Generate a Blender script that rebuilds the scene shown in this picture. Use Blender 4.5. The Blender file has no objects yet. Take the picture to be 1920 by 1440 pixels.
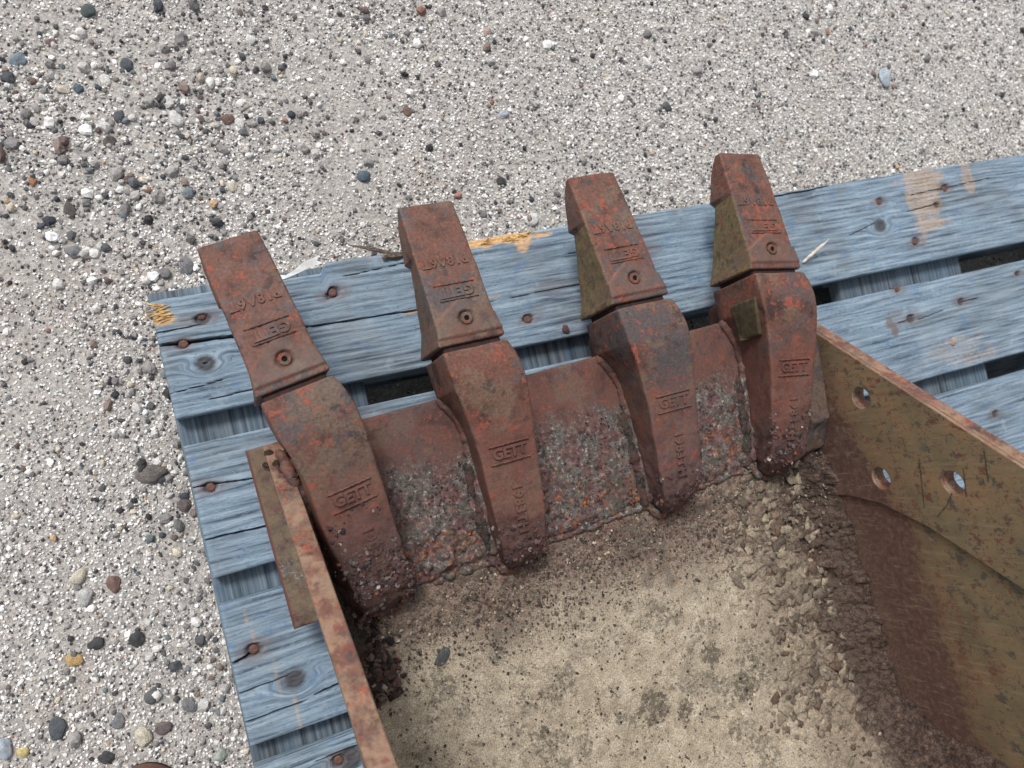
import bpy, bmesh, math, random
import numpy as np
from mathutils import Matrix, Vector, Euler
R_ = math.radians
rng = np.random.default_rng(7)
random.seed(7)
S = bpy.context.scene
C = S.collection

# ------------------------------------------------------------------ camera
cam_d = bpy.data.cameras.new('camera')
cam = bpy.data.objects.new('camera', cam_d); C.objects.link(cam)
cam_d.sensor_width = 36; cam_d.lens = 36 * 1450 / 1920
cam_d.clip_start = 0.01; cam_d.clip_end = 100
cam.location = (0.0591, -0.20898, 0.91493)
cam.rotation_mode = 'XYZ'
cam.rotation_euler = (0.10239, -0.33107, -0.24413)
cam_d.dof.use_dof = True; cam_d.dof.focus_distance = 0.86; cam_d.dof.aperture_fstop = 7.0
S.camera = cam

# ------------------------------------------------------------------ light
SUN_EL, SUN_AZ = R_(52), R_(-28)          # azimuth measured from +Y towards +X
w = bpy.data.worlds.new('World'); S.world = w; w.use_nodes = True
nt = w.node_tree; nt.nodes.clear()
sky = nt.nodes.new('ShaderNodeTexSky'); sky.sky_type = 'NISHITA'; sky.sun_disc = False
sky.sun_elevation = SUN_EL; sky.sun_rotation = SUN_AZ
sky.air_density = 1.0; sky.dust_density = 3.0; sky.ozone_density = 1.0
hs = nt.nodes.new('ShaderNodeHueSaturation'); hs.inputs['Saturation'].default_value = 0.22
bg = nt.nodes.new('ShaderNodeBackground'); bg.inputs['Strength'].default_value = 0.122
wo = nt.nodes.new('ShaderNodeOutputWorld')
nt.links.new(sky.outputs[0], hs.inputs['Color']); nt.links.new(hs.outputs[0], bg.inputs[0]); nt.links.new(bg.outputs[0], wo.inputs[0])
sl = bpy.data.lights.new('sun', 'SUN'); sl.energy = 1.75; sl.angle = R_(13); sl.color = (1, .99, .975)
sun = bpy.data.objects.new('sun', sl); C.objects.link(sun)
dv = Vector((math.sin(SUN_AZ) * math.cos(SUN_EL), math.cos(SUN_AZ) * math.cos(SUN_EL), math.sin(SUN_EL)))
sun.rotation_euler = dv.to_track_quat('Z', 'Y').to_euler(); sun.location = dv * 5
S.view_settings.view_transform = 'Standard'; S.view_settings.look = 'None'
S.view_settings.exposure = 0.46; S.view_settings.gamma = 1.0

# ------------------------------------------------------------------ numpy noise
def _h(ix, iy, iz, s):
    n = (ix.astype(np.int64) * 374761393 + iy.astype(np.int64) * 668265263 + iz.astype(np.int64) * 2147483647 + s * 1274126177) & 0xFFFFFFFF
    n = ((n ^ (n >> 13)) * 1274126177) & 0xFFFFFFFF
    n = ((n ^ (n >> 16)) * 668265263) & 0xFFFFFFFF
    return ((n ^ (n >> 15)) & 0xFFFFFF) / 0xFFFFFF
def vnoise(P, s=0):
    f = np.floor(P); t = P - f; t = t * t * (3 - 2 * t); i = f.astype(np.int64)
    x, y, z = i[:, 0], i[:, 1], i[:, 2]; a, b, c = t[:, 0], t[:, 1], t[:, 2]
    g = lambda dx, dy, dz: _h(x + dx, y + dy, z + dz, s)
    l = lambda p, q, u: p + (q - p) * u
    return l(l(l(g(0,0,0), g(1,0,0), a), l(g(0,1,0), g(1,1,0), a), b), l(l(g(0,0,1), g(1,0,1), a), l(g(0,1,1), g(1,1,1), a), b), c) * 2 - 1
def fbm(P, freq, oct=4, s=0, rough=.5):
    o = 0; a = 1; tot = 0
    for k in range(oct):
        o = o + a * vnoise(P * freq * 2 ** k + 17.3 * k, s + k); tot += a; a *= rough
    return o / tot
def worley(x, y, freq, s=0):
    """F1, F2-F1 and the id of the nearest cell, 2D"""
    X, Y = x * freq, y * freq; fx, fy = np.floor(X), np.floor(Y)
    d1 = np.full(len(X), 9.); d2 = d1.copy(); idd = np.zeros(len(X))
    z = np.zeros(len(X), dtype=np.int64)
    for dx in (-1, 0, 1):
        for dy in (-1, 0, 1):
            ix, iy = (fx + dx).astype(np.int64), (fy + dy).astype(np.int64)
            px = ix + .1 + .8 * _h(ix, iy, z, s); py = iy + .1 + .8 * _h(ix, iy, z, s + 5)
            d = np.hypot(px - X, py - Y); n = d < d1
            d2 = np.where(n, d1, np.minimum(d2, d)); idd = np.where(n, _h(ix, iy, z, s + 9), idd); d1 = np.where(n, d, d1)
    return d1, d2 - d1, idd
def sstep(a, b, x):
    t = np.clip((x - a) / (b - a), 0, 1); return t * t * (3 - 2 * t)
def p3(x, y, z=None):
    return np.stack([x, y, np.zeros_like(x) if z is None else z], 1)

# ------------------------------------------------------------------ helpers
def sr(r, g, b, m=1.0):
    f = lambda c: (c / 255 / 12.92 if c <= 10 else ((c / 255 + .055) / 1.055) ** 2.4) * m
    return (f(r), f(g), f(b), 1)
def link(name, me, parent=None, mats=(), smooth=True, kind=None, label=None, cat=None, group=None):
    o = bpy.data.objects.new(name, me); C.objects.link(o)
    if parent: o.parent = parent
    for m in mats: me.materials.append(m)
    if smooth and len(me.polygons): me.polygons.foreach_set('use_smooth', np.ones(len(me.polygons), bool))
    for k, v in (('kind', kind), ('label', label), ('category', cat), ('group', group)):
        if v: o[k] = v
    return o
def empty(name, loc, rot=(0, 0, 0), label=None, cat=None, group=None):
    o = bpy.data.objects.new(name, None); C.objects.link(o); o.empty_display_size = .05
    o.location = loc; o.rotation_euler = rot
    if label: o['label'] = label
    if cat: o['category'] = cat
    if group: o['group'] = group
    return o
def mesh_np(name, V, F4=None, F3=None):
    me = bpy.data.meshes.new(name); me.vertices.add(len(V)); me.vertices.foreach_set('co', np.asarray(V, np.float32).ravel())
    idx = []; ls = []; tot = 0
    if F4 is not None and len(F4):
        idx.append(np.asarray(F4).ravel()); ls.append(np.arange(len(F4)) * 4); tot += len(F4) * 4
    if F3 is not None and len(F3):
        idx.append(np.asarray(F3).ravel()); ls.append(tot + np.arange(len(F3)) * 3); tot += len(F3) * 3
    idx = np.concatenate(idx).astype(np.int32); ls = np.concatenate(ls).astype(np.int32)
    me.loops.add(len(idx)); me.loops.foreach_set('vertex_index', idx)
    me.polygons.add(len(ls)); me.polygons.foreach_set('loop_start', ls)
    me.update(calc_edges=True); me.validate()
    return me
def gridf(nx, ny):
    """quads of a grid whose vertex index is i*ny+j"""
    i, j = np.meshgrid(np.arange(nx - 1), np.arange(ny - 1), indexing='ij'); a = (i * ny + j).ravel()
    return np.stack([a, a + ny, a + ny + 1, a + 1], 1)
def slab(xs, ys, top, bottom_z, name):
    """closed block whose top is a height field (len(xs),len(ys))"""
    nx, ny = len(xs), len(ys); X, Y = np.meshgrid(xs, ys, indexing='ij')
    V = [np.stack([X.ravel(), Y.ravel(), top.ravel()], 1)]; F = [gridf(nx, ny)]
    ring = [(i, 0) for i in range(nx)] + [(nx - 1, j) for j in range(1, ny)] + [(i, ny - 1) for i in range(nx - 2, -1, -1)] + [(0, j) for j in range(ny - 2, 0, -1)]
    ri = np.array([i * ny + j for i, j in ring]); m = len(ri)
    side = V[0][ri].copy(); side[:, 2] = bottom_z; V.append(side); base = nx * ny
    k = np.arange(m); k2 = (k + 1) % m
    F.append(np.stack([ri[k], base + k, base + k2, ri[k2]], 1))
    V = np.concatenate(V); me = mesh_np(name, V, np.concatenate(F))
    bm = bmesh.new(); bm.from_mesh(me); bm.verts.ensure_lookup_table()
    bm.faces.new([bm.verts[base + q] for q in range(m)]); bmesh.ops.recalc_face_normals(bm, faces=bm.faces[:])
    bm.to_mesh(me); bm.free()
    return me
def attr(me, name, val):
    a = me.attributes.new(name, 'FLOAT', 'POINT'); a.data.foreach_set('value', np.asarray(val, np.float32))
def sharp_by_angle(me, deg=35):
    try: me.set_sharp_from_angle(angle=R_(deg))
    except Exception: pass
def displace(me, fn):
    n = len(me.vertices); co = np.empty(n * 3, np.float32); me.vertices.foreach_get('co', co); co = co.reshape(-1, 3).astype(float)
    no = np.empty(n * 3, np.float32); me.vertex_normals.foreach_get('vector', no); no = no.reshape(-1, 3)
    co = co + no * fn(co)[:, None]; me.vertices.foreach_set('co', co.astype(np.float32).ravel()); me.update()

# ------------------------------------------------------------------ shader helpers
class M:
    def __init__(s, name, rough=.8, spec=.3):
        s.m = bpy.data.materials.new(name); s.m.use_nodes = True; s.t = s.m.node_tree; s.n = s.t.nodes; s.n.clear()
        s.out = s.n.new('ShaderNodeOutputMaterial'); s.b = s.n.new('ShaderNodeBsdfPrincipled'); s.lk(s.b.outputs[0], s.out.inputs[0])
        s.b.inputs['Roughness'].default_value = rough; s.b.inputs['Specular IOR Level'].default_value = spec
        s._co = None
    def lk(s, a, b): s.t.links.new(a, b)
    def inp(s, sock, v):
        if hasattr(v, 'is_output') or isinstance(v, bpy.types.NodeSocket): s.lk(v, sock)
        else: sock.default_value = v
    @property
    def co(s):
        if s._co is None: s._co = s.n.new('ShaderNodeTexCoord').outputs['Object']
        return s._co
    def mapc(s, scale=(1, 1, 1), loc=(0, 0, 0), co=None):
        n = s.n.new('ShaderNodeMapping'); s.lk(co or s.co, n.inputs[0]); n.inputs['Scale'].default_value = scale; n.inputs['Location'].default_value = loc
        return n.outputs[0]
    def noise(s, scale, detail=4, rough=.55, co=None, dist=0, off=None):
        n = s.n.new('ShaderNodeTexNoise'); s.lk(co if co is not None else (s.mapc(loc=off) if off else s.co), n.inputs['Vector'])
        n.inputs['Scale'].default_value = scale; n.inputs['Detail'].default_value = detail; n.inputs['Roughness'].default_value = rough; n.inputs['Distortion'].default_value = dist
        return n.outputs[0]
    def voro(s, scale, feat='F1', co=None, out='Distance', rand=1):
        n = s.n.new('ShaderNodeTexVoronoi'); n.feature = feat; s.lk(co or s.co, n.inputs['Vector']); n.inputs['Scale'].default_value = scale; n.inputs['Randomness'].default_value = rand
        return n.outputs[out]
    def mr(s, v, a, b, c=0, d=1, smooth=True):
        n = s.n.new('ShaderNodeMapRange'); n.interpolation_type = 'SMOOTHSTEP' if smooth else 'LINEAR'
        s.inp(n.inputs['Value'], v)
        for k, x in (('From Min', a), ('From Max', b), ('To Min', c), ('To Max', d)): s.inp(n.inputs[k], x)
        return n.outputs[0]
    def math(s, op, a, b=0.0, c=None):
        n = s.n.new('ShaderNodeMath'); n.operation = op; s.inp(n.inputs[0], a); s.inp(n.inputs[1], b)
        if c is not None: s.inp(n.inputs[2], c)
        return n.outputs[0]
    def mix(s, f, a, b, mode='MIX'):
        n = s.n.new('ShaderNodeMix'); n.data_type = 'RGBA'; n.blend_type = mode
        s.inp(n.inputs[0], f); s.inp(n.inputs[6], a); s.inp(n.inputs[7], b); return n.outputs[2]
    def ramp(s, v, stops, interp='LINEAR'):
        n = s.n.new('ShaderNodeValToRGB'); s.lk(v, n.inputs[0]); e = n.color_ramp.elements; n.color_ramp.interpolation = interp
        while len(e) < len(stops): e.new(.5)
        for q, (p, c) in zip(e, stops): q.position = p; q.color = c
        return n.outputs[0]
    def xyz(s, co=None):
        n = s.n.new('ShaderNodeSeparateXYZ'); s.lk(co or s.co, n.inputs[0]); return n.outputs
    def at(s, name, typ='GEOMETRY', out='Fac'):
        n = s.n.new('ShaderNodeAttribute'); n.attribute_name = name; n.attribute_type = typ; return n.outputs[out]
    def col(s, c): s.inp(s.b.inputs['Base Color'], c)
    def bump(s, h, strength=.5, dist=.001, prev=None):
        n = s.n.new('ShaderNodeBump'); n.inputs['Strength'].default_value = strength; n.inputs['Distance'].default_value = dist
        s.lk(h, n.inputs['Height'])
        if prev is not None: s.lk(prev, n.inputs['Normal'])
        s.lk(n.outputs[0], s.b.inputs['Normal']); return n.outputs[0]

# colours of rust (plain surface colours)
RED, BRN, PUR, GRY = sr(132, 72, 56), sr(98, 66, 55), sr(60, 44, 41), sr(76, 73, 74)
TAN, OLV, ORG, DRK = sr(104, 86, 72), sr(112, 96, 66), sr(178, 100, 48), sr(50, 42, 40)
def flank_mix(m, base, amt):
    g = m.n.new('ShaderNodeNewGeometry'); vt = m.n.new('ShaderNodeVectorTransform'); vt.vector_type = 'NORMAL'; vt.convert_from = 'WORLD'; vt.convert_to = 'OBJECT'
    m.lk(g.outputs['Normal'], vt.inputs[0]); nx = m.xyz(vt.outputs[0])[0]
    f = m.math('MULTIPLY', m.mr(nx, -.70, -.86), m.mr(m.xyz()[1], .150, .146)); f = m.math('MULTIPLY', f, m.mr(m.noise(60, 5, .7, off=(5, 5, 5)), .62, .54))
    return m.mix(m.math('MULTIPLY', f, amt), base, m.ramp(m.noise(110, 4, .6), [(.35, sr(92, 80, 56)), (.65, sr(116, 100, 70))]))
def rust_color(m, seed=0.0, red=.5, grey=.45, tan=.35, orange=.2, scale=1.0, flank=0):
    o = (seed, seed * 1.7, seed * .6)
    a = m.noise(26 * scale, 6, .62, off=o, dist=.4); b = m.noise(60 * scale, 5, .65, off=(seed + 3, 1, 2), dist=.3)
    c = m.noise(330, 4, .6); d = m.noise(14 * scale, 4, .6, off=(5, seed, 1)); e = m.noise(150, 4, .65, off=(1, seed, 8))
    base = m.ramp(a, [(.34, PUR), (.46, BRN), (.56, sr(102, 70, 60)), (.66, sr(80, 62, 56))])
    g = m.mr(m.math('ADD', m.math('MULTIPLY', d, .6), m.math('MULTIPLY', e, .4)), .575 - .13 * grey, .575 - .13 * grey + .05)
    base = m.mix(m.math('MULTIPLY', g, .85), base, GRY)
    t = m.mr(m.noise(20 * scale, 6, .7, off=(seed * 2, 7, 3)), .57 - .1 * tan, .63 - .1 * tan)
    base = m.mix(m.math('MULTIPLY', t, .7), base, TAN)
    r = m.mr(m.math('ADD', m.math('MULTIPLY', b, .65), m.math('MULTIPLY', e, .35)), .632 - .14 * red, .668 - .14 * red)
    base = m.mix(m.math('MULTIPLY', r, .9), base, RED)
    if orange:
        q = m.mr(m.noise(90 * scale, 4, .6, off=(2, 9, seed)), .74 - .1 * orange, .78 - .1 * orange)
        base = m.mix(m.math('MULTIPLY', q, .7), base, sr(138, 84, 54))
    if flank: base = flank_mix(m, base, flank)
    base = m.mix(1.0, base, m.ramp(c, [(.3, (.72, .72, .72, 1)), (.7, (1.28, 1.26, 1.24, 1))]), 'MULTIPLY')
    blk = m.mr(m.noise(48 * scale, 6, .75, off=(seed, 4, 6)), .575, .63); base = m.mix(m.math('MULTIPLY', blk, .75), base, sr(58, 48, 46))
    edge = m.n.new('ShaderNodeNewGeometry').outputs['Pointiness']; base = m.mix(m.math('MULTIPLY', m.mr(edge, .53, .62), .45), base, sr(134, 102, 90))
    pits = m.mr(m.voro(330), .0, .16, 1, 0); pk = m.mr(m.noise(45, 2), .52, .6)
    base = m.mix(m.math('MULTIPLY', m.math('MULTIPLY', pits, pk), .7), base, sr(70, 44, 40))
    return base, (b, c, e)
def rust_mat(name, **k):
    m = M(name, .72, .3); base, (b, c, e) = rust_color(m, **k); base = m.mix(m.math('MULTIPLY', m.at('pad'), .45), base, sr(92, 78, 70)); base = m.mix(m.math('MULTIPLY', m.at('rim'), .6), base, sr(132, 92, 78)); m.col(base)
    n = m.bump(m.noise(140, 6, .65), .65, .0017); m.bump(c, .4, .0004, n)
    m.inp(m.b.inputs['Roughness'], m.mr(b, .3, .7, .5, .75)); return m.m

RUST_TOOTH = [rust_mat('rust_tooth_%s' % n, seed=s, red=r, grey=g, tan=t, orange=.1, flank=fl) for n, s, r, g, t, fl in (('warm', 1.3, .45, .5, .25, 0), ('mottled', 4.1, .35, .7, .5, .25), ('spotted', 7.7, .62, .75, .4, .95), ('reddish', 9.2, .6, .5, .2, .95))]
RUST_ADAPT = [rust_mat('rust_casting_%s' % n, seed=s, red=r, grey=g, tan=t, orange=o) for n, s, r, g, t, o in (('grey', 2.2, .5, .6, .7, .2), ('orange', 12.1, .62, .3, .55, .6), ('slate', 6.4, .45, .75, .35, .5), ('red', 15.2, .6, .4, .2, .2))]

def adapter_mat(i, seed, red, grey, tan, orange, dirt):
    """casting rust that turns to dark, pitted crust towards the tail (T = object y)"""
    m = M('casting_%d_surface' % i, .75, .3); base, (b, c, e) = rust_color(m, seed=seed, red=red, grey=grey, tan=tan, orange=orange)
    x, y, z = m.xyz()
    ed = m.math('ADD', y, m.math('MULTIPLY', m.math('SUBTRACT', m.noise(40, 5, .6), .5), .09))
    redz = m.mr(ed, -.03, -.065, 0, 1); base = m.mix(m.math('MULTIPLY', redz, .38), base, sr(110, 72, 65))
    f = m.mr(ed, dirt, dirt - .045, 0, 1)
    crust = m.ramp(m.noise(120, 6, .7), [(.34, sr(30, 27, 26)), (.44, sr(66, 48, 46)), (.52, sr(92, 68, 64)), (.58, sr(52, 50, 46)), (.68, sr(134, 120, 112))])
    base = m.mix(m.math('MULTIPLY', f, .85), base, crust)
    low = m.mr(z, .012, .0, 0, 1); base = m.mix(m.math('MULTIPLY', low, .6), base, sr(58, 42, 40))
    m.col(base); n = m.bump(m.noise(130, 6, .7), .6, .0015); m.bump(c, .4, .0004, n); return m.m

def lip_mat():
    m = M('cutting_edge_surface', .78, .35); x, y, z = m.xyz()
    base, (b, c, e) = rust_color(m, seed=3.3, red=.5, grey=.35, tan=.25, orange=0)
    base = m.mix(.3, base, sr(92, 64, 60))
    wob = m.math('MULTIPLY', m.math('SUBTRACT', m.noise(28, 6, .7), .5), .11)
    ed = m.math('ADD', y, wob)
    n1 = m.noise(75, 7, .75, off=(3, 3, 1)); n2 = m.noise(210, 5, .7)
    crust = m.ramp(n1, [(.30, sr(26, 26, 23)), (.42, sr(56, 54, 49)), (.48, sr(84, 74, 70)), (.53, sr(104, 100, 95)), (.58, sr(58, 57, 50)), (.66, sr(124, 118, 112)), (.76, sr(160, 154, 148))])
    crust = m.mix(m.mr(n2, .56, .66), crust, sr(158, 148, 142)); crust = m.mix(m.mr(n2, .44, .36), crust, sr(36, 31, 29))
    crust = m.mix(m.math('MULTIPLY', m.mr(m.noise(34, 6, .75, off=(9, 1, 4)), .47, .54), .72), crust, m.ramp(n2, [(.35, sr(58, 38, 38)), (.5, sr(92, 62, 60)), (.65, sr(118, 84, 78))]))
    base = m.mix(m.mr(ed, -.050, -.082), base, crust)
    org = m.math('MULTIPLY', m.mr(m.noise(70, 7, .8, off=(1, 8, 2)), .545, .60), m.mr(ed, -.10, -.15))
    base = m.mix(m.math('MULTIPLY', org, .9), base, m.ramp(n2, [(.35, sr(78, 48, 36)), (.5, sr(132, 78, 46)), (.65, sr(168, 108, 58))]))
    grn = m.math('MULTIPLY', m.mr(m.noise(34, 5, .7, off=(4, 2, 9)), .54, .62), m.mr(ed, -.08, -.1))
    base = m.mix(m.math('MULTIPLY', grn, .65), base, sr(66, 66, 56))
    side = m.mr(z, -.002, -.006); base = m.mix(m.math('MULTIPLY', side, .7), base, sr(104, 66, 56))
    olive = m.math('MULTIPLY', m.mr(x, -.320, -.328), m.mr(m.noise(50, 4), .36, .52)); base = m.mix(m.math('MULTIPLY', olive, .8), base, m.ramp(n1, [(.35, sr(84, 72, 60)), (.6, sr(112, 98, 78))])); base = m.mix(m.mr(x, -.3478, -.3495), base, sr(92, 58, 48))
    m.col(base); n = m.bump(n1, .5, .0015); m.bump(n2, .6, .0009, n); return m.m

def floor_mat():
    m = M('bucket_floor_sand', .9, .2); x, y, z = m.xyz()
    n0 = m.noise(9, 4, .6); n1 = m.noise(60, 7, .7); n2 = m.noise(620, 3, .7); n3 = m.noise(150, 6, .75, off=(1, 5, 2))
    sand = m.ramp(n1, [(.3, sr(134, 123, 107)), (.5, sr(162, 150, 131)), (.7, sr(184, 173, 155))])
    grime = m.ramp(n3, [(.3, sr(58, 50, 46)), (.45, sr(104, 90, 80)), (.55, sr(138, 122, 108)), (.7, sr(112, 88, 80))])
    # dark dirty band behind the cutting edge, slanting: wider on the left
    q = m.math('ADD', y, m.math('MULTIPLY', m.math('SUBTRACT', x, -.1), .06)); q = m.math('ADD', q, m.math('MULTIPLY', m.math('SUBTRACT', n0, .5), .16)); q = m.math('ADD', q, m.math('MULTIPLY', m.math('SUBTRACT', n1, .5), .08))
    base = m.mix(m.mr(q, -.32, -.235), sand, grime)
    rustb = m.math('MULTIPLY', m.mr(q, -.25, -.205), m.mr(n1, .45, .6)); base = m.mix(m.math('MULTIPLY', rustb, .6), base, sr(112, 84, 78))
    # grey dried cakes and lichen-like rings
    base = m.mix(m.math('MULTIPLY', m.mr(m.noise(16, 6, .75, off=(2, 2, 2)), .55, .60), .45), base, sr(140, 130, 116))
    ring = m.math('MULTIPLY', m.mr(m.noise(24, 3, .5, off=(7, 1, 2)), .55, .6), m.mr(n3, .42, .55)); base = m.mix(m.math('MULTIPLY', ring, .7), base, sr(92, 88, 78))
    for px, py, pr in ((.018, -.428, .024), (.117, -.400, .017), (.15, -.455, .02), (.06, -.445, .012), (-.12, -.40, .008)):
        vd = m.n.new('ShaderNodeVectorMath'); vd.operation = 'DISTANCE'; m.lk(m.co, vd.inputs[0]); vd.inputs[1].default_value = (px, py, -.02)
        dd_ = m.math('ADD', vd.outputs['Value'], m.math('MULTIPLY', m.math('SUBTRACT', m.noise(90, 5, .7), .5), pr * 1.9))
        base = m.mix(m.math('MULTIPLY', m.math('MULTIPLY', m.mr(dd_, pr, pr * .75), m.mr(n3, .40, .52, .1, 1)), .85), base, sr(84, 78, 68))
    # dark crumbs
    v = m.voro(170); vc = m.mr(m.noise(40, 3, .6, off=(3, 0, 1)), .45, .62)
    base = m.mix(m.math('MULTIPLY', m.mr(v, .30, .12), m.math('MULTIPLY', vc, .85)), base, sr(64, 56, 48))
    base = m.mix(m.math('MULTIPLY', m.math('MULTIPLY', m.mr(m.noise(120, 6, .85, off=(8, 3, 1)), .55, .60), m.mr(m.noise(22, 4, .6, off=(8, 8, 1)), .48, .58)), .85), base, sr(66, 60, 50))
    # right side: grey brown crust, then dark red-brown by the wall
    s = m.math('ADD', x, m.math('MULTIPLY', m.math('SUBTRACT', n1, .5), .1)); s = m.math('ADD', s, m.math('MULTIPLY', m.math('SUBTRACT', n0, .5), .1))
    cr = m.ramp(n3, [(.3, sr(66, 58, 52)), (.5, sr(120, 106, 92)), (.7, sr(146, 132, 114))]); base = m.mix(m.math('MULTIPLY', m.mr(s, .17, .24), .75), base, cr)
    rd = m.ramp(n3, [(.32, sr(38, 32, 30)), (.45, sr(68, 55, 49)), (.55, sr(92, 78, 68)), (.62, sr(66, 60, 54)), (.72, sr(124, 110, 96))]); base = m.mix(m.mr(s, .272, .305), base, rd); pz = m.ramp(n3, [(.32, sr(40, 33, 31)), (.46, sr(64, 52, 47)), (.56, sr(86, 70, 61)), (.68, sr(114, 98, 84))]); base = m.mix(m.math('MULTIPLY', m.mr(m.math('ADD', z, m.math('MULTIPLY', m.math('SUBTRACT', n1, .5), .03)), -.004, .022), m.mr(x, .29, .31)), base, pz)
    o = m.math('MULTIPLY', m.mr(m.noise(85, 3, .5, off=(1, 1, 7)), .735, .76), 1.0); base = m.mix(m.math('MULTIPLY', o, .8), base, sr(156, 98, 50))
    base = m.mix(.85, base, m.mix(1, base, m.ramp(n2, [(.33, (.42, .42, .42, 1)), (.5, (.98, .98, .98, 1)), (.67, (1.6, 1.6, 1.6, 1))]), 'MULTIPLY'))
    m.col(base); n = m.bump(n3, .6, .0016); m.bump(n2, .8, .0008, n); return m.m

def wall_mat(name, inner=True):
    """olive paint, rust specks, red edge; a purple-brown dirt line low down"""
    m = M(name, .62, .35); x, y, z = m.xyz()
    n1 = m.noise(22, 5, .6); n2 = m.noise(120, 6, .7); n3 = m.noise(300, 4, .7)
    pnt = m.ramp(n1, [(.3, sr(98, 90, 70)), (.5, sr(116, 102, 78)), (.7, sr(132, 106, 80))])
    pnt = m.mix(m.math('MULTIPLY', m.mr(m.noise(55, 6, .75, off=(3, 1, 1)), .55, .60), .8), pnt, sr(60, 66, 64))
    sp = m.mr(m.voro(380), .36, .2); sz = m.mr(m.noise(26, 4, .6, off=(1, 4, 4)), .46, .56)
    pnt = m.mix(m.math('MULTIPLY', m.math('MULTIPLY', sp, sz), .85), pnt, sr(92, 52, 44))
    pnt = m.mix(m.math('MULTIPLY', m.mr(m.noise(80, 6, .75, off=(6, 1, 8)), .56, .61), .85), pnt, sr(96, 58, 48))
    pnt = m.mix(m.math('MULTIPLY', m.mr(m.noise(7, 6, .75, off=(1.7, 0, .2)), .53, .63), .5), pnt, sr(104, 64, 54))
    if inner:
        h = m.math('ADD', z, m.math('MULTIPLY', m.math('SUBTRACT', m.noise(24, 5, .6), .5), .04))
        h = m.math('SUBTRACT', h, m.mr(y, -.30, -.07, 0, -.085, False))
        dirt = m.ramp(n2, [(.3, sr(44, 34, 34)), (.45, sr(68, 52, 50)), (.55, sr(88, 69, 64)), (.68, sr(116, 98, 88))])
        h2 = m.math('ADD', h, m.math('MULTIPLY', m.math('SUBTRACT', n2, .5), .06)); pnt = m.mix(m.mr(h2, .126, .104), pnt, dirt); pnt = m.mix(m.math('MULTIPLY', m.mr(h, .175, .12), .35), pnt, sr(104, 74, 60))
        pnt = m.mix(m.math('MULTIPLY', m.mr(m.noise(700, 2, .6), .60, .66), m.mr(h, .125, .09, 0, .5)), pnt, sr(128, 108, 98))
        pnt = m.mix(m.math('MULTIPLY', m.mr(h, .06, .0), .7), pnt, m.ramp(n3, [(.35, sr(60, 48, 42)), (.6, sr(132, 108, 92))]))
    stv = m.noise(1.0, 5, .65, co=m.mapc((1, 260, 30))); pnt = m.mix(m.math('MULTIPLY', m.mr(stv, .56, .66), .35), pnt, sr(140, 128, 104)); pnt = m.mix(m.math('MULTIPLY', m.mr(stv, .42, .34), .35), pnt, sr(84, 58, 46))
    # bare rusty edge: faces whose normal is not along X
    g = m.n.new('ShaderNodeNewGeometry'); vt = m.n.new('ShaderNodeVectorTransform'); vt.vector_type = 'NORMAL'; vt.convert_from = 'WORLD'; vt.convert_to = 'OBJECT'
    m.lk(g.outputs['True Normal'], vt.inputs[0]); nx = m.math('ABSOLUTE', m.xyz(vt.outputs[0])[0])
    r, _ = rust_color(m, seed=8.8, red=.7, grey=.25, tan=.9, orange=.3)
    tp_ = m.mr(m.noise(30, 6, .7, off=(4, 4, 1)), .42, .56); r = m.mix(m.math('MULTIPLY', tp_, .75), r, m.ramp(m.noise(90, 5, .7), [(.3, sr(112, 84, 72)), (.55, sr(146, 120, 98)), (.7, sr(128, 116, 96))])); r = m.mix(m.math('MULTIPLY', m.mr(m.noise(70, 5, .7, off=(9, 4, 1)), .56, .62), .8), r, sr(112, 60, 52))
    m.col(m.mix(m.mr(nx, .85, .6), pnt, r))
    n = m.bump(n2, .45, .0009); m.bump(n3, .4, .0004, n); return m.m

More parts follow.
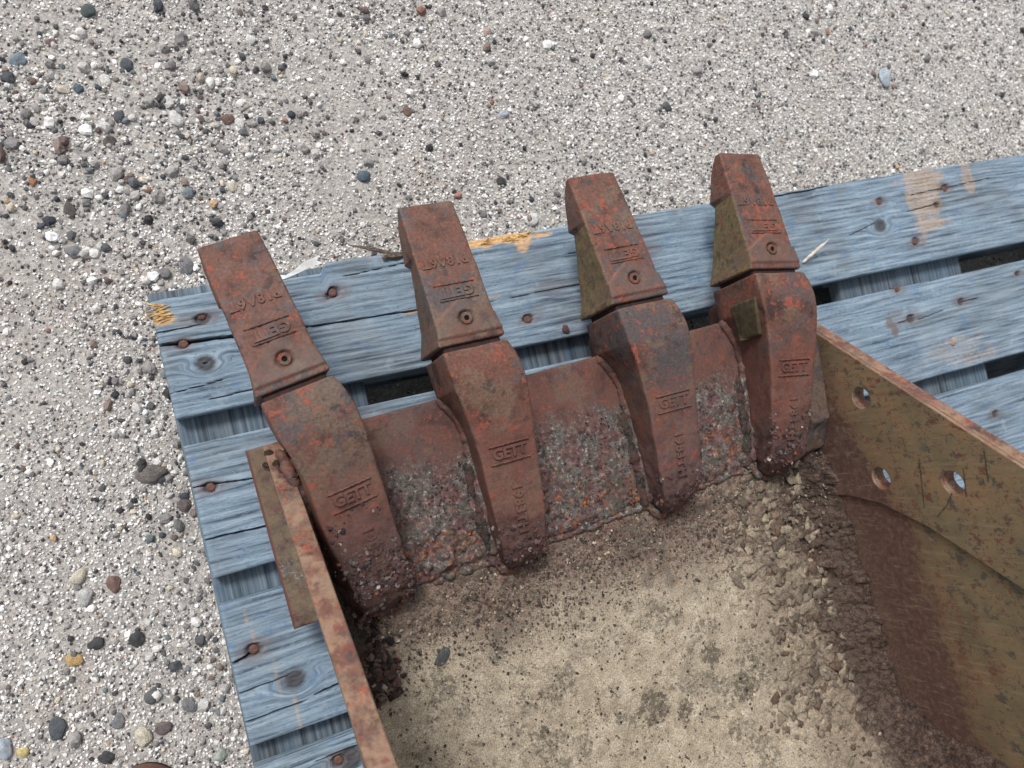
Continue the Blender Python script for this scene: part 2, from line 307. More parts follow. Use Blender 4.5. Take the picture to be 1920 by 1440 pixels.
def wood_mat(name, bright, sat, seed):
    m = M(name, .75, .25); x, y, z = m.xyz(); wy = m.at('wy')
    cb = m.n.new('ShaderNodeCombineXYZ'); m.lk(m.math('MULTIPLY', x, .05), cb.inputs[0]); m.lk(wy, cb.inputs[1]); cb.inputs[2].default_value = seed
    cf = m.n.new('ShaderNodeCombineXYZ'); m.lk(m.math('MULTIPLY', x, .22), cf.inputs[0]); m.lk(wy, cf.inputs[1]); cf.inputs[2].default_value = seed + 4
    gr = m.noise(230, 3, .5, co=cb.outputs[0], dist=.25); fi = m.noise(620, 5, .6, co=cf.outputs[0]); lo = m.noise(7, 4, .6, off=(seed, 0, 0)); md = m.noise(34, 5, .65, off=(seed, 2, 0))
    B = lambda r, g, b: sr(r, g, b, bright)
    c = m.ramp(gr, [(.30, B(66, 78, 90)), (.40, B(102, 119, 134)), (.55, B(124, 143, 158)), (.72, B(152, 167, 178))])
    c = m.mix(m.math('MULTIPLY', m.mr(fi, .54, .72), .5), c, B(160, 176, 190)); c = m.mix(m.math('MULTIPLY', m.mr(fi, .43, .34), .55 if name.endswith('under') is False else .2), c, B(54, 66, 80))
    gm = m.math('MULTIPLY', m.mr(lo, .42, .62), 1.0 - sat * .8); c = m.mix(gm, c, m.ramp(gr, [(.34, B(66, 72, 78)), (.6, B(122, 130, 136))]))
    c = m.mix(m.math('MULTIPLY', m.mr(md, .56, .68), .3 + .3 * sat), c, B(78, 112, 148)); c = m.mix(m.math('MULTIPLY', m.mr(md, .42, .30), .4), c, B(150, 166, 174))
    tan = m.at('tan'); c = m.mix(m.math('MULTIPLY', tan, m.mr(fi, .3, .5, .6, 1)), c, m.ramp(fi, [(.35, sr(176, 128, 76)), (.65, sr(222, 184, 132))]))
    rs = m.at('stain'); c = m.mix(rs, c, sr(104, 86, 78))
    dk = m.at('dark'); c = m.mix(dk, c, sr(56, 48, 46))
    m.col(c)
    n = m.bump(gr, .3, .0009); n = m.bump(fi, .6, .0008, n); m.bump(m.noise(900, 2), .15, .0003, n); return m.m

# ------------------------------------------------------------------ GROUND
def ground_mat():
    m = M('gritty_sand', .95, .15); n1 = m.noise(5, 4, .6); n2 = m.noise(90, 6, .75); n3 = m.noise(900, 3, .6)
    v = m.voro(420, out='Color'); vv = m.n.new('ShaderNodeSeparateColor'); m.lk(v, vv.inputs[0])
    c = m.ramp(vv.outputs[0], [(0, sr(66, 62, 60)), (.25, sr(120, 114, 110)), (.55, sr(158, 150, 142)), (.85, sr(182, 175, 166)), (1, sr(235, 232, 226))], 'CONSTANT')
    s = m.ramp(n2, [(.3, sr(156, 153, 148)), (.6, sr(208, 204, 198))]); c = m.mix(.5, c, s)
    c = m.mix(m.math('MULTIPLY', m.mr(n1, .55, .65), .25), c, sr(160, 148, 138))
    m.col(c); n = m.bump(n2, .6, .003); m.bump(n3, .7, .0012, n); return m.m
def axis(a, b, st, lo, hi):
    return np.concatenate([np.array([lo, lo * .5 + a * .5]), np.arange(a, b, st), np.array([hi * .5 + b * .5, hi])])
gx = axis(-.8, 2.4, .008, -8, 10); gy = axis(-1.6, 1.2, .008, -9, 9)
GX, GY = np.meshgrid(gx, gy, indexing='ij')
def gh(x, y):
    P = p3(x, y); return -.144 + .006 * fbm(P, 4, 4, 3) + .0015 * fbm(P, 40, 3, 8)
gz = gh(GX.ravel(), GY.ravel())
gme = mesh_np('ground', np.stack([GX.ravel(), GY.ravel(), gz], 1), gridf(len(gx), len(gy)))
link('ground', gme, None, [ground_mat()], kind='structure', label='pale grey gritty sand and gravel ground under the pallet')

# --- gravel: one object, real stones scattered on points
def pebble_mat(name, speck=.5):
    m = M(name, .85, .25); pc = m.at('pc', 'INSTANCER', 'Color'); n = m.noise(2.2, 5, .7); n2 = m.noise(7, 4, .7)
    c = m.mix(1, pc, m.ramp(n, [(.3, (.72, .72, .73, 1)), (.7, (1.18, 1.17, 1.15, 1))]), 'MULTIPLY')
    c = m.mix(m.math('MULTIPLY', m.mr(n2, .62, .7), speck * .4), c, sr(196, 190, 182)); c = m.mix(m.math('MULTIPLY', m.mr(n2, .38, .3), speck * .5), c, sr(66, 62, 60))
    m.col(c); return m.m
def stone_group(name, sub, nvar, amp, flat):
    g = bpy.data.node_groups.new(name, 'GeometryNodeTree'); N = g.nodes; Lk = g.links
    g.interface.new_socket('Geometry', in_out='INPUT', socket_type='NodeSocketGeometry'); g.interface.new_socket('Geometry', in_out='OUTPUT', socket_type='NodeSocketGeometry')
    gi = N.new('NodeGroupInput'); go = N.new('NodeGroupOutput'); g2i = N.new('GeometryNodeGeometryToInstance')
    for k in range(nvar):
        ico = N.new('GeometryNodeMeshIcoSphere'); ico.inputs['Subdivisions'].default_value = sub; ico.inputs['Radius'].default_value = 1
        pos = N.new('GeometryNodeInputPosition'); no = N.new('ShaderNodeTexNoise'); no.noise_dimensions = '4D'; no.inputs['W'].default_value = k * 3.7 + 1; no.inputs['Scale'].default_value = 1.0; no.inputs['Detail'].default_value = 2.5
        Lk.new(pos.outputs[0], no.inputs['Vector'])
        sb = N.new('ShaderNodeVectorMath'); sb.operation = 'SUBTRACT'; Lk.new(no.outputs['Color'], sb.inputs[0]); sb.inputs[1].default_value = (.5, .5, .5)
        sc = N.new('ShaderNodeVectorMath'); sc.operation = 'SCALE'; Lk.new(sb.outputs[0], sc.inputs[0]); sc.inputs['Scale'].default_value = amp
        sp = N.new('GeometryNodeSetPosition'); Lk.new(ico.outputs['Mesh'], sp.inputs['Geometry']); Lk.new(sc.outputs[0], sp.inputs['Offset'])
        sh = N.new('GeometryNodeSetShadeSmooth'); sh.inputs['Shade Smooth'].default_value = not flat; Lk.new(sp.outputs[0], sh.inputs[0])
        Lk.new(sh.outputs[0], g2i.inputs[0])
    iop = N.new('GeometryNodeInstanceOnPoints'); Lk.new(gi.outputs[0], iop.inputs['Points']); Lk.new(g2i.outputs[0], iop.inputs['Instance']); iop.inputs['Pick Instance'].default_value = True
    for a, s_ in (('rot', 'Rotation'), ('scl', 'Scale')):
        na = N.new('GeometryNodeInputNamedAttribute'); na.data_type = 'FLOAT_VECTOR'; na.inputs[0].default_value = a; Lk.new(na.outputs[0], iop.inputs[s_])
    ni = N.new('GeometryNodeInputNamedAttribute'); ni.data_type = 'INT'; ni.inputs[0].default_value = 'idx'; Lk.new(ni.outputs[0], iop.inputs['Instance Index'])
    sm = N.new('GeometryNodeSetMaterial'); Lk.new(iop.outputs[0], sm.inputs[0]); Lk.new(sm.outputs[0], go.inputs[0])
    return g, sm
def scatter(name, P, scl, rot, col, mat, parent=None, sub=2, nvar=10, amp=1.0, flat=True, label=None, cat=None):
    me = bpy.data.meshes.new(name); me.vertices.add(len(P)); me.vertices.foreach_set('co', np.asarray(P, np.float32).ravel())
    for a, v in (('scl', scl), ('rot', rot)):
        t = me.attributes.new(a, 'FLOAT_VECTOR', 'POINT'); t.data.foreach_set('vector', np.asarray(v, np.float32).ravel())
    t = me.attributes.new('pc', 'FLOAT_COLOR', 'POINT'); t.data.foreach_set('color', np.concatenate([col[:, :3], np.ones((len(P), 1))], 1).astype(np.float32).ravel())
    t = me.attributes.new('idx', 'INT', 'POINT'); t.data.foreach_set('value', rng.integers(0, nvar, len(P)).astype(np.int32))
    o = link(name, me, parent, [mat], smooth=False, kind='stuff', label=label, cat=cat)
    g, sm = stone_group(name + '_nodes', sub, nvar, amp, flat); sm.inputs['Material'].default_value = mat
    md = o.modifiers.new('stones', 'NODES'); md.node_group = g; return o
PAL = np.array([sr(*c)[:3] for c in [(236, 233, 226), (214, 210, 203), (196, 192, 186), (172, 167, 162), (150, 146, 142), (128, 124, 122), (104, 102, 102), (84, 84, 87), (70, 76, 84), (58, 58, 60), (132, 110, 100), (112, 88, 80), (198, 184, 156), (104, 116, 122), (160, 100, 78), (186, 148, 92)]])
PAL = PAL.mean(1, keepdims=True) * .38 + PAL * .62
W_F = np.array([22, 26, 19, 11, 7, 6, 6, 7, 3, 6, 2, 1, 3, 1.5, .25, .3]); W_S = np.array([12, 14, 14, 12, 10, 9, 8, 7, 3, 5, 3, 2, 4, 2, .5, .4]); W_C = np.array([9, 11, 13, 12, 12, 12, 10, 7, 7, 6, 5, 3.5, 4, 5, .7, .7])
POLY = [(-.20, .56), (1.95, .50), (1.42, -1.2), (-.42, -.62)]
def inpoly(x, y, grow=0.0):
    cx_, cy_ = .7, -.2; r = np.ones(len(x), bool)
    for (a, b), (c, d) in zip(POLY, POLY[1:] + POLY[:1]):
        r &= (x - a) * (d - b) - (y - b) * (c - a) > -grow
    return r
def ground_pts(n, box=(-.45, 2.0, -1.25, .62)):
    x = rng.uniform(box[0], box[1], n); y = rng.uniform(box[2], box[3], n)
    under = (x > .03) & (x < 1.72) & (y < -.03)
    k = inpoly(x, y) & ~(under & (rng.random(n) > .12)); return x[k], y[k]
def stone_set(name, n, r0, r1, wts, dens=None, sink=.2, flatk=(.55, .95), label=None, sub=2, pw=2.0):
    x, y = ground_pts(n)
    if dens is not None:
        k = rng.random(len(x)) < dens(x, y); x, y = x[k], y[k]
    m = len(x); r = r0 + (r1 - r0) * rng.random(m) ** pw
    z = gh(x, y) + r * (.45 - sink)
    s = np.stack([r * rng.uniform(.8, 1.25, m), r * rng.uniform(.75, 1.1, m), r * rng.uniform(*flatk, m)], 1)
    rt = np.stack([rng.normal(0, .35, m), rng.normal(0, .35, m), rng.uniform(0, 6.3, m)], 1)
    ci = rng.choice(len(PAL), m, p=wts / wts.sum()); col = np.minimum(PAL[ci] * rng.uniform(.85, 1.2, (m, 1)) * (1.14 if r1 < .003 else 1.0), .90)
    return scatter(name, np.stack([x, y, z], 1), s, rt, col, PEB, sub=sub, amp=1.7, label=label, cat='gravel')
PEB = pebble_mat('gravel_stone')
def patchy(x, y):   # coarser stones gather in loose drifts on the left and far-left
    left = sstep(.75, -.05, x + .25 * y); n = fbm(p3(x, y), 5, 4, 21); dr = np.exp(-((y - .26 + .12 * (x - .05)) / .075) ** 2) * sstep(.36, .1, x) * sstep(-.2, -.05, x)
    return np.clip(.07 + left * sstep(-.2, .35, n) * .7 + 1.1 * dr, 0, 1)
stone_set('fine_grit', 360000, .0008, .0023, W_F, lambda x, y: .42 + .58 * sstep(-.35, .05, fbm(p3(x, y), 7, 4, 77)) + .4 * sstep(.3, .7, x), .15, label='fine pale grit covering the sand', sub=1, pw=1.4)
stone_set('small_gravel', 52000, .0018, .0042, W_S, lambda x, y: .25 + .55 * patchy(x, y), .12, label='small mixed gravel scattered over the sand', sub=2)
stone_set('coarse_gravel', 22000, .0034, .0080, W_C, lambda x, y: patchy(x, y) * .6, .12, label='coarser mixed gravel lying in loose drifts', pw=2.6)

# --- the larger pebbles one can tell apart
PCOL = {'dg': ((72, 86, 84), 'dark green'), 'bl': ((128, 146, 160), 'speckled blue-grey'), 'cr': ((214, 204, 178), 'cream'), 'ds': ((78, 84, 92), 'slate grey'), 'br': ((128, 94, 80), 'brown'), 'wh': ((232, 230, 224), 'white'), 'rb': ((122, 86, 80), 'reddish brown'), 'bs': ((74, 98, 112), 'blue slate'), 'db': ((94, 82, 78), 'dark brown'), 'gr': ((126, 126, 130), 'grey'), 'bk': ((56, 56, 60), 'almost black'), 'pb': ((178, 192, 204), 'pale blue-grey'), 'pk': ((196, 160, 152), 'pinkish'), 'or': ((186, 116, 70), 'small orange'), 'gw': ((196, 194, 192), 'grey and white'), 'oc': ((206, 164, 84), 'ochre'), 'ye': ((214, 190, 110), 'yellow'), 'dg2': ((92, 94, 96), 'dark grey'), 'pu': ((110, 92, 92), 'purplish brown'), 'pg': ((170, 182, 170), 'pale green'), 'rg': ((112, 102, 96), 'rough grey-brown')}
PEBS = [(-0.004, 0.397, 0.0102, 'dg', 'at the top left edge of the picture'), (-0.094, 0.339, 0.0105, 'bl', 'near the top left corner'), (-0.051, 0.298, 0.008, 'cr', 'beside a blue slate one at the upper left'), (0.026, 0.324, 0.0089, 'ds', 'in the coarse drift at the top left'), (0.134, 0.243, 0.0092, 'br', 'touching a white one above the leftmost tooth'), (0.186, 0.348, 0.008, 'wh', 'alone near the top, farthest up of the white ones'), (0.148, 0.234, 0.0086, 'wh', 'right beside the brown pebble above the leftmost tooth'), (0.07, 0.249, 0.0097, 'wh', 'in the middle of the coarse drift'), (-0.002, 0.305, 0.0081, 'wh', 'between the slate and the cream pebbles at the upper left'), (-0.054, 0.359, 0.0067, 'rb', 'left of the dark green pebble at the top'), (-0.034, 0.297, 0.0067, 'bs', 'right beside the cream pebble at the upper left'), (0.005, 0.258, 0.0082, 'ds', 'at the left end of the coarse drift'), (-0.013, 0.227, 0.0081, 'db', 'left and below the slate pebbles of the drift'), (0.121, 0.152, 0.0078, 'cr', 'just above the leftmost tooth tip'), (-0.065, 0.089, 0.0093, 'wh', 'long, level with the leftmost tooth tip at the left'), (-0.079, 0.093, 0.0092, 'gr', 'left of the long white pebble'), (0.042, 0.056, 0.0103, 'gr', 'left of the leftmost tooth, above the pallet corner'), (0.496, 0.111, 0.0087, 'bk', 'between the second and third tooth tips'), (0.53, 0.049, 0.0112, 'wh', 'just left of the third tooth tip, by the pallet edge'), (0.38, 0.231, 0.0077, 'br', 'above the second tooth tip'), (0.524, 0.211, 0.008, 'pb', 'above and between the second and third teeth'), (0.528, 0.339, 0.008, 'pk', 'at the top middle'), (1.178, 0.304, 0.0057, 'or', 'at the top right'), (1.138, 0.335, 0.0085, 'bk', 'at the top right edge'), (1.283, 0.209, 0.0176, 'pb', 'long and half sunk, at the right above the pallet'), (-0.152, -0.296, 0.0108, 'cr', 'left of the pallet side, upper one of a pair'), (-0.149, -0.321, 0.0114, 'gw', 'below the cream pebble left of the pallet'), (-0.116, -0.314, 0.0109, 'br', 'right of the cream pebble left of the pallet'), (-0.105, -0.386, 0.0103, 'bk', 'chunky, left of the pallet side near the bottom'), (-0.147, -0.377, 0.0089, 'bk', 'flat, left of the chunky black one'), (-0.174, -0.388, 0.0101, 'oc', 'bright, near the lower left edge'), (-0.205, -0.459, 0.0112, 'ds', 'angular, in the lower left'), (-0.243, -0.473, 0.0079, 'ye', 'by the lower left corner'), (-0.26, -0.462, 0.0122, 'pb', 'cut by the left picture edge at the bottom'), (-0.12, -0.5, 0.0115, 'cr', 'with a tan side, just above the brown shoe toe'), (-0.102, -0.457, 0.0097, 'dg2', 'above the tan-sided cream pebble'), (-0.143, -0.473, 0.0089, 'gr', 'left of the shoe toe'), (-0.098, -0.498, 0.009, 'pu', 'right above the shoe toe'), (-0.065, -0.481, 0.0091, 'gr', 'near the pallet side at the bottom'), (-0.043, -0.552, 0.0085, 'pg', 'lowest, beside the pallet side'), (-0.163, -0.509, 0.0088, 'bk', 'left of the shoe toe at the bottom edge'), (-0.049, -0.195, 0.0172, 'rg', 'the largest stone, left of the pallet side'), (-0.021, -0.241, 0.01, 'pu', 'right below the largest stone'), (0.019, 0.159, 0.0048, 'or', 'left of the cream pebble above the leftmost tooth'), (-0.074, 0.145, 0.0086, 'db', 'at the left, below the coarse drift'), (0.297, 0.144, 0.0097, 'bs', 'left above the second tooth tip'), (0.809, 0.199, 0.0095, 'ds', 'between the third and fourth tooth tips, far back'), (-0.107, 0.186, 0.0059, 'or', 'at the far left, half way up')]
def rock_mesh(name, seed, sub=3, amp=.5, planes=11):
    bm = bmesh.new(); bmesh.ops.create_icosphere(bm, subdivisions=sub, radius=1)
    rs = np.random.default_rng(seed); V = np.array([v.co[:] for v in bm.verts]); 
    nrm = rs.normal(size=(planes, 3)); nrm /= np.linalg.norm(nrm, axis=1)[:, None]; dd = rs.uniform(.62, .9, planes)
    for n_, d_ in zip(nrm, dd):
        h = V @ n_ - d_; V = V - np.outer(np.maximum(h, 0) * .85, n_)
    V = V * (1 + amp * .35 * fbm(V + seed, 1.5, 3, seed))[:, None] + .02 * fbm(V + 5, 6, 2, seed)[:, None]
    for v, c in zip(bm.verts, V): v.co = c
    me = bpy.data.meshes.new(name); bm.to_mesh(me); bm.free(); return me
def stone_mat(name, rgb):
    m = M(name, .8, .3); a = m.noise(1.6, 6, .7); b = m.noise(6, 5, .75); c0 = np.array(sr(*rgb)[:3]); c0 = c0 * .72 + (c0.mean() * .6 + .12) * .28
    c = m.ramp(a, [(.3, (*(c0 * .62), 1)), (.5, (*c0, 1)), (.7, (*np.minimum(c0 * 1.25, .85), 1))])
    c = m.mix(m.math('MULTIPLY', m.mr(b, .60, .68), .45), c, sr(200, 196, 188)); c = m.mix(m.math('MULTIPLY', m.mr(b, .40, .33), .5), c, sr(58, 54, 52))
    m.col(c); m.bump(b, .5, .06); return m.m
SM = {k: stone_mat('stone_' + v[1].replace(' ', '_').replace('-', '_'), v[0]) for k, v in PCOL.items()}
for i, (x, y, r, k, where) in enumerate(PEBS):
    me = rock_mesh('pebble', 40 + i)
    o = link('pebble', me, None, [SM[k]], label='%s pebble %s' % (PCOL[k][1], where), cat='pebble', group='larger pebbles lying in the gravel')
    fl = random.uniform(.45, .62); o.scale = (r * random.uniform(1.0, 1.25), r * random.uniform(.8, .98), r * fl)
    o.rotation_euler = (random.uniform(-.2, .2), random.uniform(-.2, .2), random.uniform(0, 6))
    o.location = (x, y, float(gh(np.array([x]), np.array([y]))[0]) + r * fl * .22)

# ------------------------------------------------------------------ PALLET
pal = empty('wooden_pallet', (0, 0, 0), label='blue weathered wooden pallet carrying the rusty bucket', cat='pallet')
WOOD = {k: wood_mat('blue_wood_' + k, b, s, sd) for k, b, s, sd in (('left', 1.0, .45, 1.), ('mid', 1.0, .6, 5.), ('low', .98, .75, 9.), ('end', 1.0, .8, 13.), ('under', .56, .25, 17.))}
def board(name, x0, x1, y0, y1, z1, th, mat, seed, cracks=(), holes=(), tans=(), stains=(), knots=(), sx=.003, sy=.001, along='x', relief=1.0, label=None, dents=()):
    xs = np.linspace(x0, x1, max(2, int((x1 - x0) / sx))); ys = np.linspace(y0, y1, max(2, int((y1 - y0) / sy)))
    X, Y = np.meshgrid(xs, ys, indexing='ij'); x, y = X.ravel(), Y.ravel()
    ex = fbm(p3(y, x * 0 + seed), 90, 3, 2); e0 = np.minimum(x - x0, x1 - x); e1 = np.minimum(y - y0, y1 - y)
    wy = y.copy() if along == 'x' else x.copy(); wl = x if along == 'x' else y
    wy = wy + .0022 * fbm(p3(wl, wy * .6 + seed), 5, 3, 4) + .0005 * fbm(p3(wl, wy), 22, 2, 7)
    for kx, ky, kr in knots:
        dx, dy = (x - kx) / 2.4, y - ky; d = np.hypot(dx, dy); wy = wy + np.sign(dy) * -kr * .95 * np.exp(-(d / (kr * 1.25)) ** 2) * np.minimum(1, np.abs(dy) / (kr * .35))
        d_ = np.hypot(dx * 1.9, dy); wk = np.exp(-(d_ / (kr * 1.7)) ** 4); wy = wy * (1 - wk) + (ky + d_ * 1.1) * wk
    P = np.stack([wl * .05, wy, np.full_like(x, seed)], 1)
    h = relief * (.00032 * fbm(P, 200, 3, 11) + .00025 * fbm(np.stack([wl * .3, wy, x * 0], 1), 420, 2, 12)) + .0008 * fbm(p3(x, y), 6, 2, int(seed))
    r = .0035; e = np.minimum(e0, e1 + .0006 * fbm(p3(x, y), 30, 3, 5)); h -= np.where(e < r, (r - np.sqrt(np.maximum(r * r - (r - np.clip(e, 0, r)) ** 2, 0))), 0) * .7
    dark = np.zeros_like(x)
    for cx0, cy0, cx1, cy1, wd, dp in cracks:
        t = np.clip((x - cx0) / (cx1 - cx0), 0, 1); yc = cy0 + (cy1 - cy0) * t + .0012 * fbm(p3(x, x * 0 + cy0 * 50), 35, 3, 15)
        wdt = wd * np.clip(np.minimum(t, 1 - t) * 8 + (.9 if cx0 <= x0 + .006 else 0) * (t < .5), 0, 1)
        on = (x >= cx0 - .001) & (x <= cx1 + .001); k = on * sstep(1.0, .35, np.abs(y - yc) / np.maximum(wdt, 1e-5)); h -= dp * k; dark = np.maximum(dark, k * .75)
    stain = np.zeros_like(x); tan = np.zeros_like(x)
    n1 = fbm(p3(x, y), 70, 4, 31)
    for hx, hy, hr in holes:
        d = np.hypot((x - hx) / 1.25, y - hy) + .0013 * fbm(p3(x, y), 180, 2, 9); k = sstep(hr * 1.25, hr * .95, d); h -= .0045 * k; dark = np.maximum(dark, k * .7)
        stain = np.maximum(stain, .45 * sstep(hr * 2.6, hr * 1.1, np.hypot((x - hx) / 1.8, y - hy) + .004 * n1))
    for sx_, sy_, rx, ry, st in stains:
        d = np.hypot((x - sx_) / rx, (y - sy_) / ry) + .5 * n1; stain = np.maximum(stain, st * sstep(1, .6, d))
    for tx, ty, rx, ry, st in tans:
        d = np.hypot((x - tx) / rx, (y - ty) / ry) * .8 + .55 * n1 + .3 * fbm(P, 300, 3, 33); k = sstep(1.05, .7, d); tan = np.maximum(tan, st * k)
        if st > .9: h -= .0012 * k + .0008 * k * fbm(P, 400, 3, 5)
    for kx, ky, kr in knots:
        d = np.hypot((x - kx) / 1.15, y - ky) + .0008 * n1; dark = np.maximum(dark, .8 * sstep(kr, kr * .85, d)); dark = np.maximum(dark, .5 * np.exp(-((d - kr * 1.05) / (kr * .14)) ** 2))
        a = np.arctan2(y - ky, x - kx); h += .0005 * sstep(kr, kr * .8, d); 
        for q in (.4, 2.2, 4.1): h -= .0015 * (d < kr * .85) * np.exp(-(((a - q + np.pi) % (2 * np.pi) - np.pi) * d / .0006) ** 2)
    H = (z1 + h).reshape(X.shape); me = slab(xs, ys, H, z1 - th, name); nb = len(me.vertices) - len(x)
    co = np.empty(len(me.vertices) * 3, np.float32); me.vertices.foreach_get('co', co); co = co.reshape(-1, 3)
    ysd = (co[len(x):, 1] if along == 'x' else co[len(x):, 0]) + co[len(x):, 2]
    attr(me, 'wy', np.concatenate([wy, ysd]))
    for nm, v in (('tan', tan), ('stain', stain), ('dark', np.clip(dark, 0, 1))): attr(me, nm, np.concatenate([v, np.zeros(nb)]))
    o = link(name, me, pal, [mat], label=label); sharp_by_angle(me, 60); return o
NAILM = rust_mat('rusty_nail', seed=21., red=.1, grey=.2, tan=.1, orange=.1)
def nail(par, x, y, z=-.0028, r=.0052):
    bm = bmesh.new(); prof = [(0, .0009), (r * .5, .0008), (r * .85, .0004), (r, -.0004), (r * .98, -.0016), (r * .5, -.002), (r * .42, -.012)]
    n = 20; rings = []
    for q, (a, b) in enumerate(prof):
        rings.append([bm.verts.new((0, 0, b))] if a == 0 else [bm.verts.new((a * math.cos(t * 2 * math.pi / n) * (1 + .06 * math.sin(t * 1.7 + x * 90)), a * math.sin(t * 2 * math.pi / n), b + .0003 * math.sin(3 * t + y * 80))) for t in range(n)])
    for a, b in zip(rings, rings[1:]):
        for t in range(n):
            u = (t + 1) % n
            if len(a) == 1: bm.faces.new((a[0], b[t], b[u]))
            else: bm.faces.new((a[t], b[t], b[u], a[u]))
    me = bpy.data.meshes.new('nail'); bm.to_mesh(me); bm.free(); o = link('nail', me, par, [NAILM]); o.location = (x, y, z); o.rotation_euler = (random.uniform(-.12, .12), random.uniform(-.12, .12), 0); return o
L_ = 1.74
b1 = board('deck_board', 0, L_, -.1452, -.0005, 0, .022, WOOD['left'], 1.,
    cracks=[(0, -.0625, .165, -.0712, .0021, .012), (.15, -.071, .31, -.0755, .0011, .006), (0, -.046, .055, -.0435, .0008, .004), (0, -.116, .06, -.1125, .0006, .003), (.03, -.132, .12, -.128, .0008, .003), (.2, -.021, .32, -.0135, .0005, .003), (.50, -.038, .62, -.036, .0006, .003), (.97, -.083, 1.03, -.070, .0007, .003), (1.09, -.062, 1.16, -.0585, .0008, .004), (.8, -.006, .96, -.003, .0012, .004), (1.1, -.037, 1.3, -.031, .0006, .003), (.35, -.082, .62, -.079, .0005, .002)],
    holes=[(.049, -.037, .0062), (.024, -.065, .005), (.196, -.036, .0064), (.43, -.112, .0050), (1.188, -.035, .0055), (1.047, -.039, .005), (1.162, -.059, .0045), (1.1, -.11, .0056)],
    tans=[(.415, -.003, .052, .0085, 1.), (.448, -.011, .011, .012, .75), (1.118, -.04, .014, .05, .32), (1.14, -.012, .05, .010, .35), (1.145, -.088, .03, .010, .35), (1.15, -.02, .02, .05, .35), (1.24, -.02, .012, .03, .3), (.008, -.028, .012, .011, .8), (.33, -.077, .05, .002, .8)],
    stains=[(.44, -.105, .02, .01, .3), (.47, -.076, .05, .012, .25), (.62, -.05, .03, .012, .3), (.9, -.04, .02, .02, .2)], knots=[(.042, -.091, .0088), (1.036, -.075, .0098)], label='far deck board with a long open split at its left end')
b2 = board('deck_board', .0015, L_, -.323, -.1755, .0004, .022, WOOD['mid'], 4.,
    cracks=[(0.0015, -.222, .085, -.229, .0009, .005), (0.0015, -.280, .12, -.2845, .0011, .006), (1.06, -.231, 1.12, -.226, .0008, .003), (1.16, -.221, 1.2, -.2185, .0007, .003), (1.02, -.229, 1.05, -.227, .0007, .003)],
    holes=[(.019, -.226, .0052), (1.052, -.227, .006), (1.162, -.219, .0052), (1.30, -.196, .004), (1.04, -.177, .005)],
    tans=[(1.13, -.292, .05, .02, .12), (1.16, -.31, .05, .008, .15)], stains=[(1.008, -.225, .010, .013, .7), (1.014, -.236, .008, .014, .75), (1.02, -.222, .024, .02, .3), (.03, -.2265, .02, .004, .3)], label='second deck board from the far edge, bright blue')
b3 = board('deck_board', .001, L_, -.5085, -.3535, .0, .022, WOOD['low'], 8.,
    cracks=[(.001, -.4185, .028, -.411, .0018, .009), (.001, -.450, .055, -.4475, .0008, .004), (.001, -.482, .07, -.480, .0011, .006), (.075, -.478, .16, -.470, .0018, .006)],
    holes=[(.026, -.4095, .0064), (1.176, -.406, .005)], tans=[(.026, -.376, .0010, .018, .25), (.0285, -.396, .0010, .01, .25), (.044, -.45, .0010, .02, .22), (.055, -.487, .0012, .02, .32)],
    stains=[(.06, -.4525, .022, .014, .12)], knots=[(.06, -.4535, .0105)], label='third deck board with a swirling knot near its left end')
b4 = board('deck_board', -.001, L_, -.682, -.5335, .0, .022, WOOD['end'], 12., cracks=[(.06, -.548, .2, -.545, .001, .004)], holes=[(.086, -.556, .0055)], knots=[(.1, -.557, .011)], relief=2.2, label='fourth deck board, coarse-grained, at the bottom of the picture')
me_ = b1.data; co_ = np.empty(len(me_.vertices) * 3, np.float32); me_.vertices.foreach_get('co', co_); co_ = co_.reshape(-1, 3).astype(float)
tt = np.clip((co_[:, 1] + .06) / .06, 0, 1); co_[:, 1] -= tt * (.0120 * sstep(.196, .186, co_[:, 0] + .004 * fbm(p3(co_[:, 0], co_[:, 1]), 90, 2, 3)) + .0012 * fbm(p3(co_[:, 0], co_[:, 0] * 0), 60, 4, 3)); me_.vertices.foreach_set('co', co_.astype(np.float32).ravel()); me_.update()
for (b, pts) in ((b1, [(.049, -.037), (.024, -.065), (.196, -.036), (.43, -.112), (1.188, -.035), (1.047, -.039), (1.1, -.11)]), (b2, [(.019, -.226), (1.04, -.177)]), (b3, [(.026, -.4095)]), (b4, [(.086, -.556)])):
    for x, y in pts: nail(b, x, y)
def cross(x0, x1, y0, y1, z, th, mat, seed, name='cross_board', lab=None, cr=()):
    return board(name, x0, x1, y0, y1, z, th, mat, seed, along='y', sx=.0014, sy=.006, relief=.7, label=lab)
cross(-.002, .212, -.70, .0010, -.0235, .022, WOOD['under'], 3., lab='cross board under the left ends, its far end sticking out slightly')
cross(.372, .612, -.70, -.004, -.0235, .022, WOOD['under'], 6.)
cross(.952, 1.208, -.70, -.004, -.0235, .022, WOOD['under'], 9.)
cross(1.50, 1.735, -.70, -.004, -.0235, .022, WOOD['under'], 12.)
for x0, x1 in ((.005, .145), (.43, .57), (1.01, 1.15), (1.55, 1.69)):
    for y0, y1 in ((-.145, -.005), (-.45, -.35), (-.70, -.56)):
        board('spacer_block', x0, x1, y0, y1, -.046, .074, WOOD['under'], x0 * 7 + y0, sx=.01, sy=.004)
for y0, y1 in ((-.148, -.002), (-.46, -.34), (-.71, -.55)):
    board('bottom_board', 0, L_, y0, y1, -.1205, .022, WOOD['under'], y0 * 9 + 20, sx=.01, sy=.003)

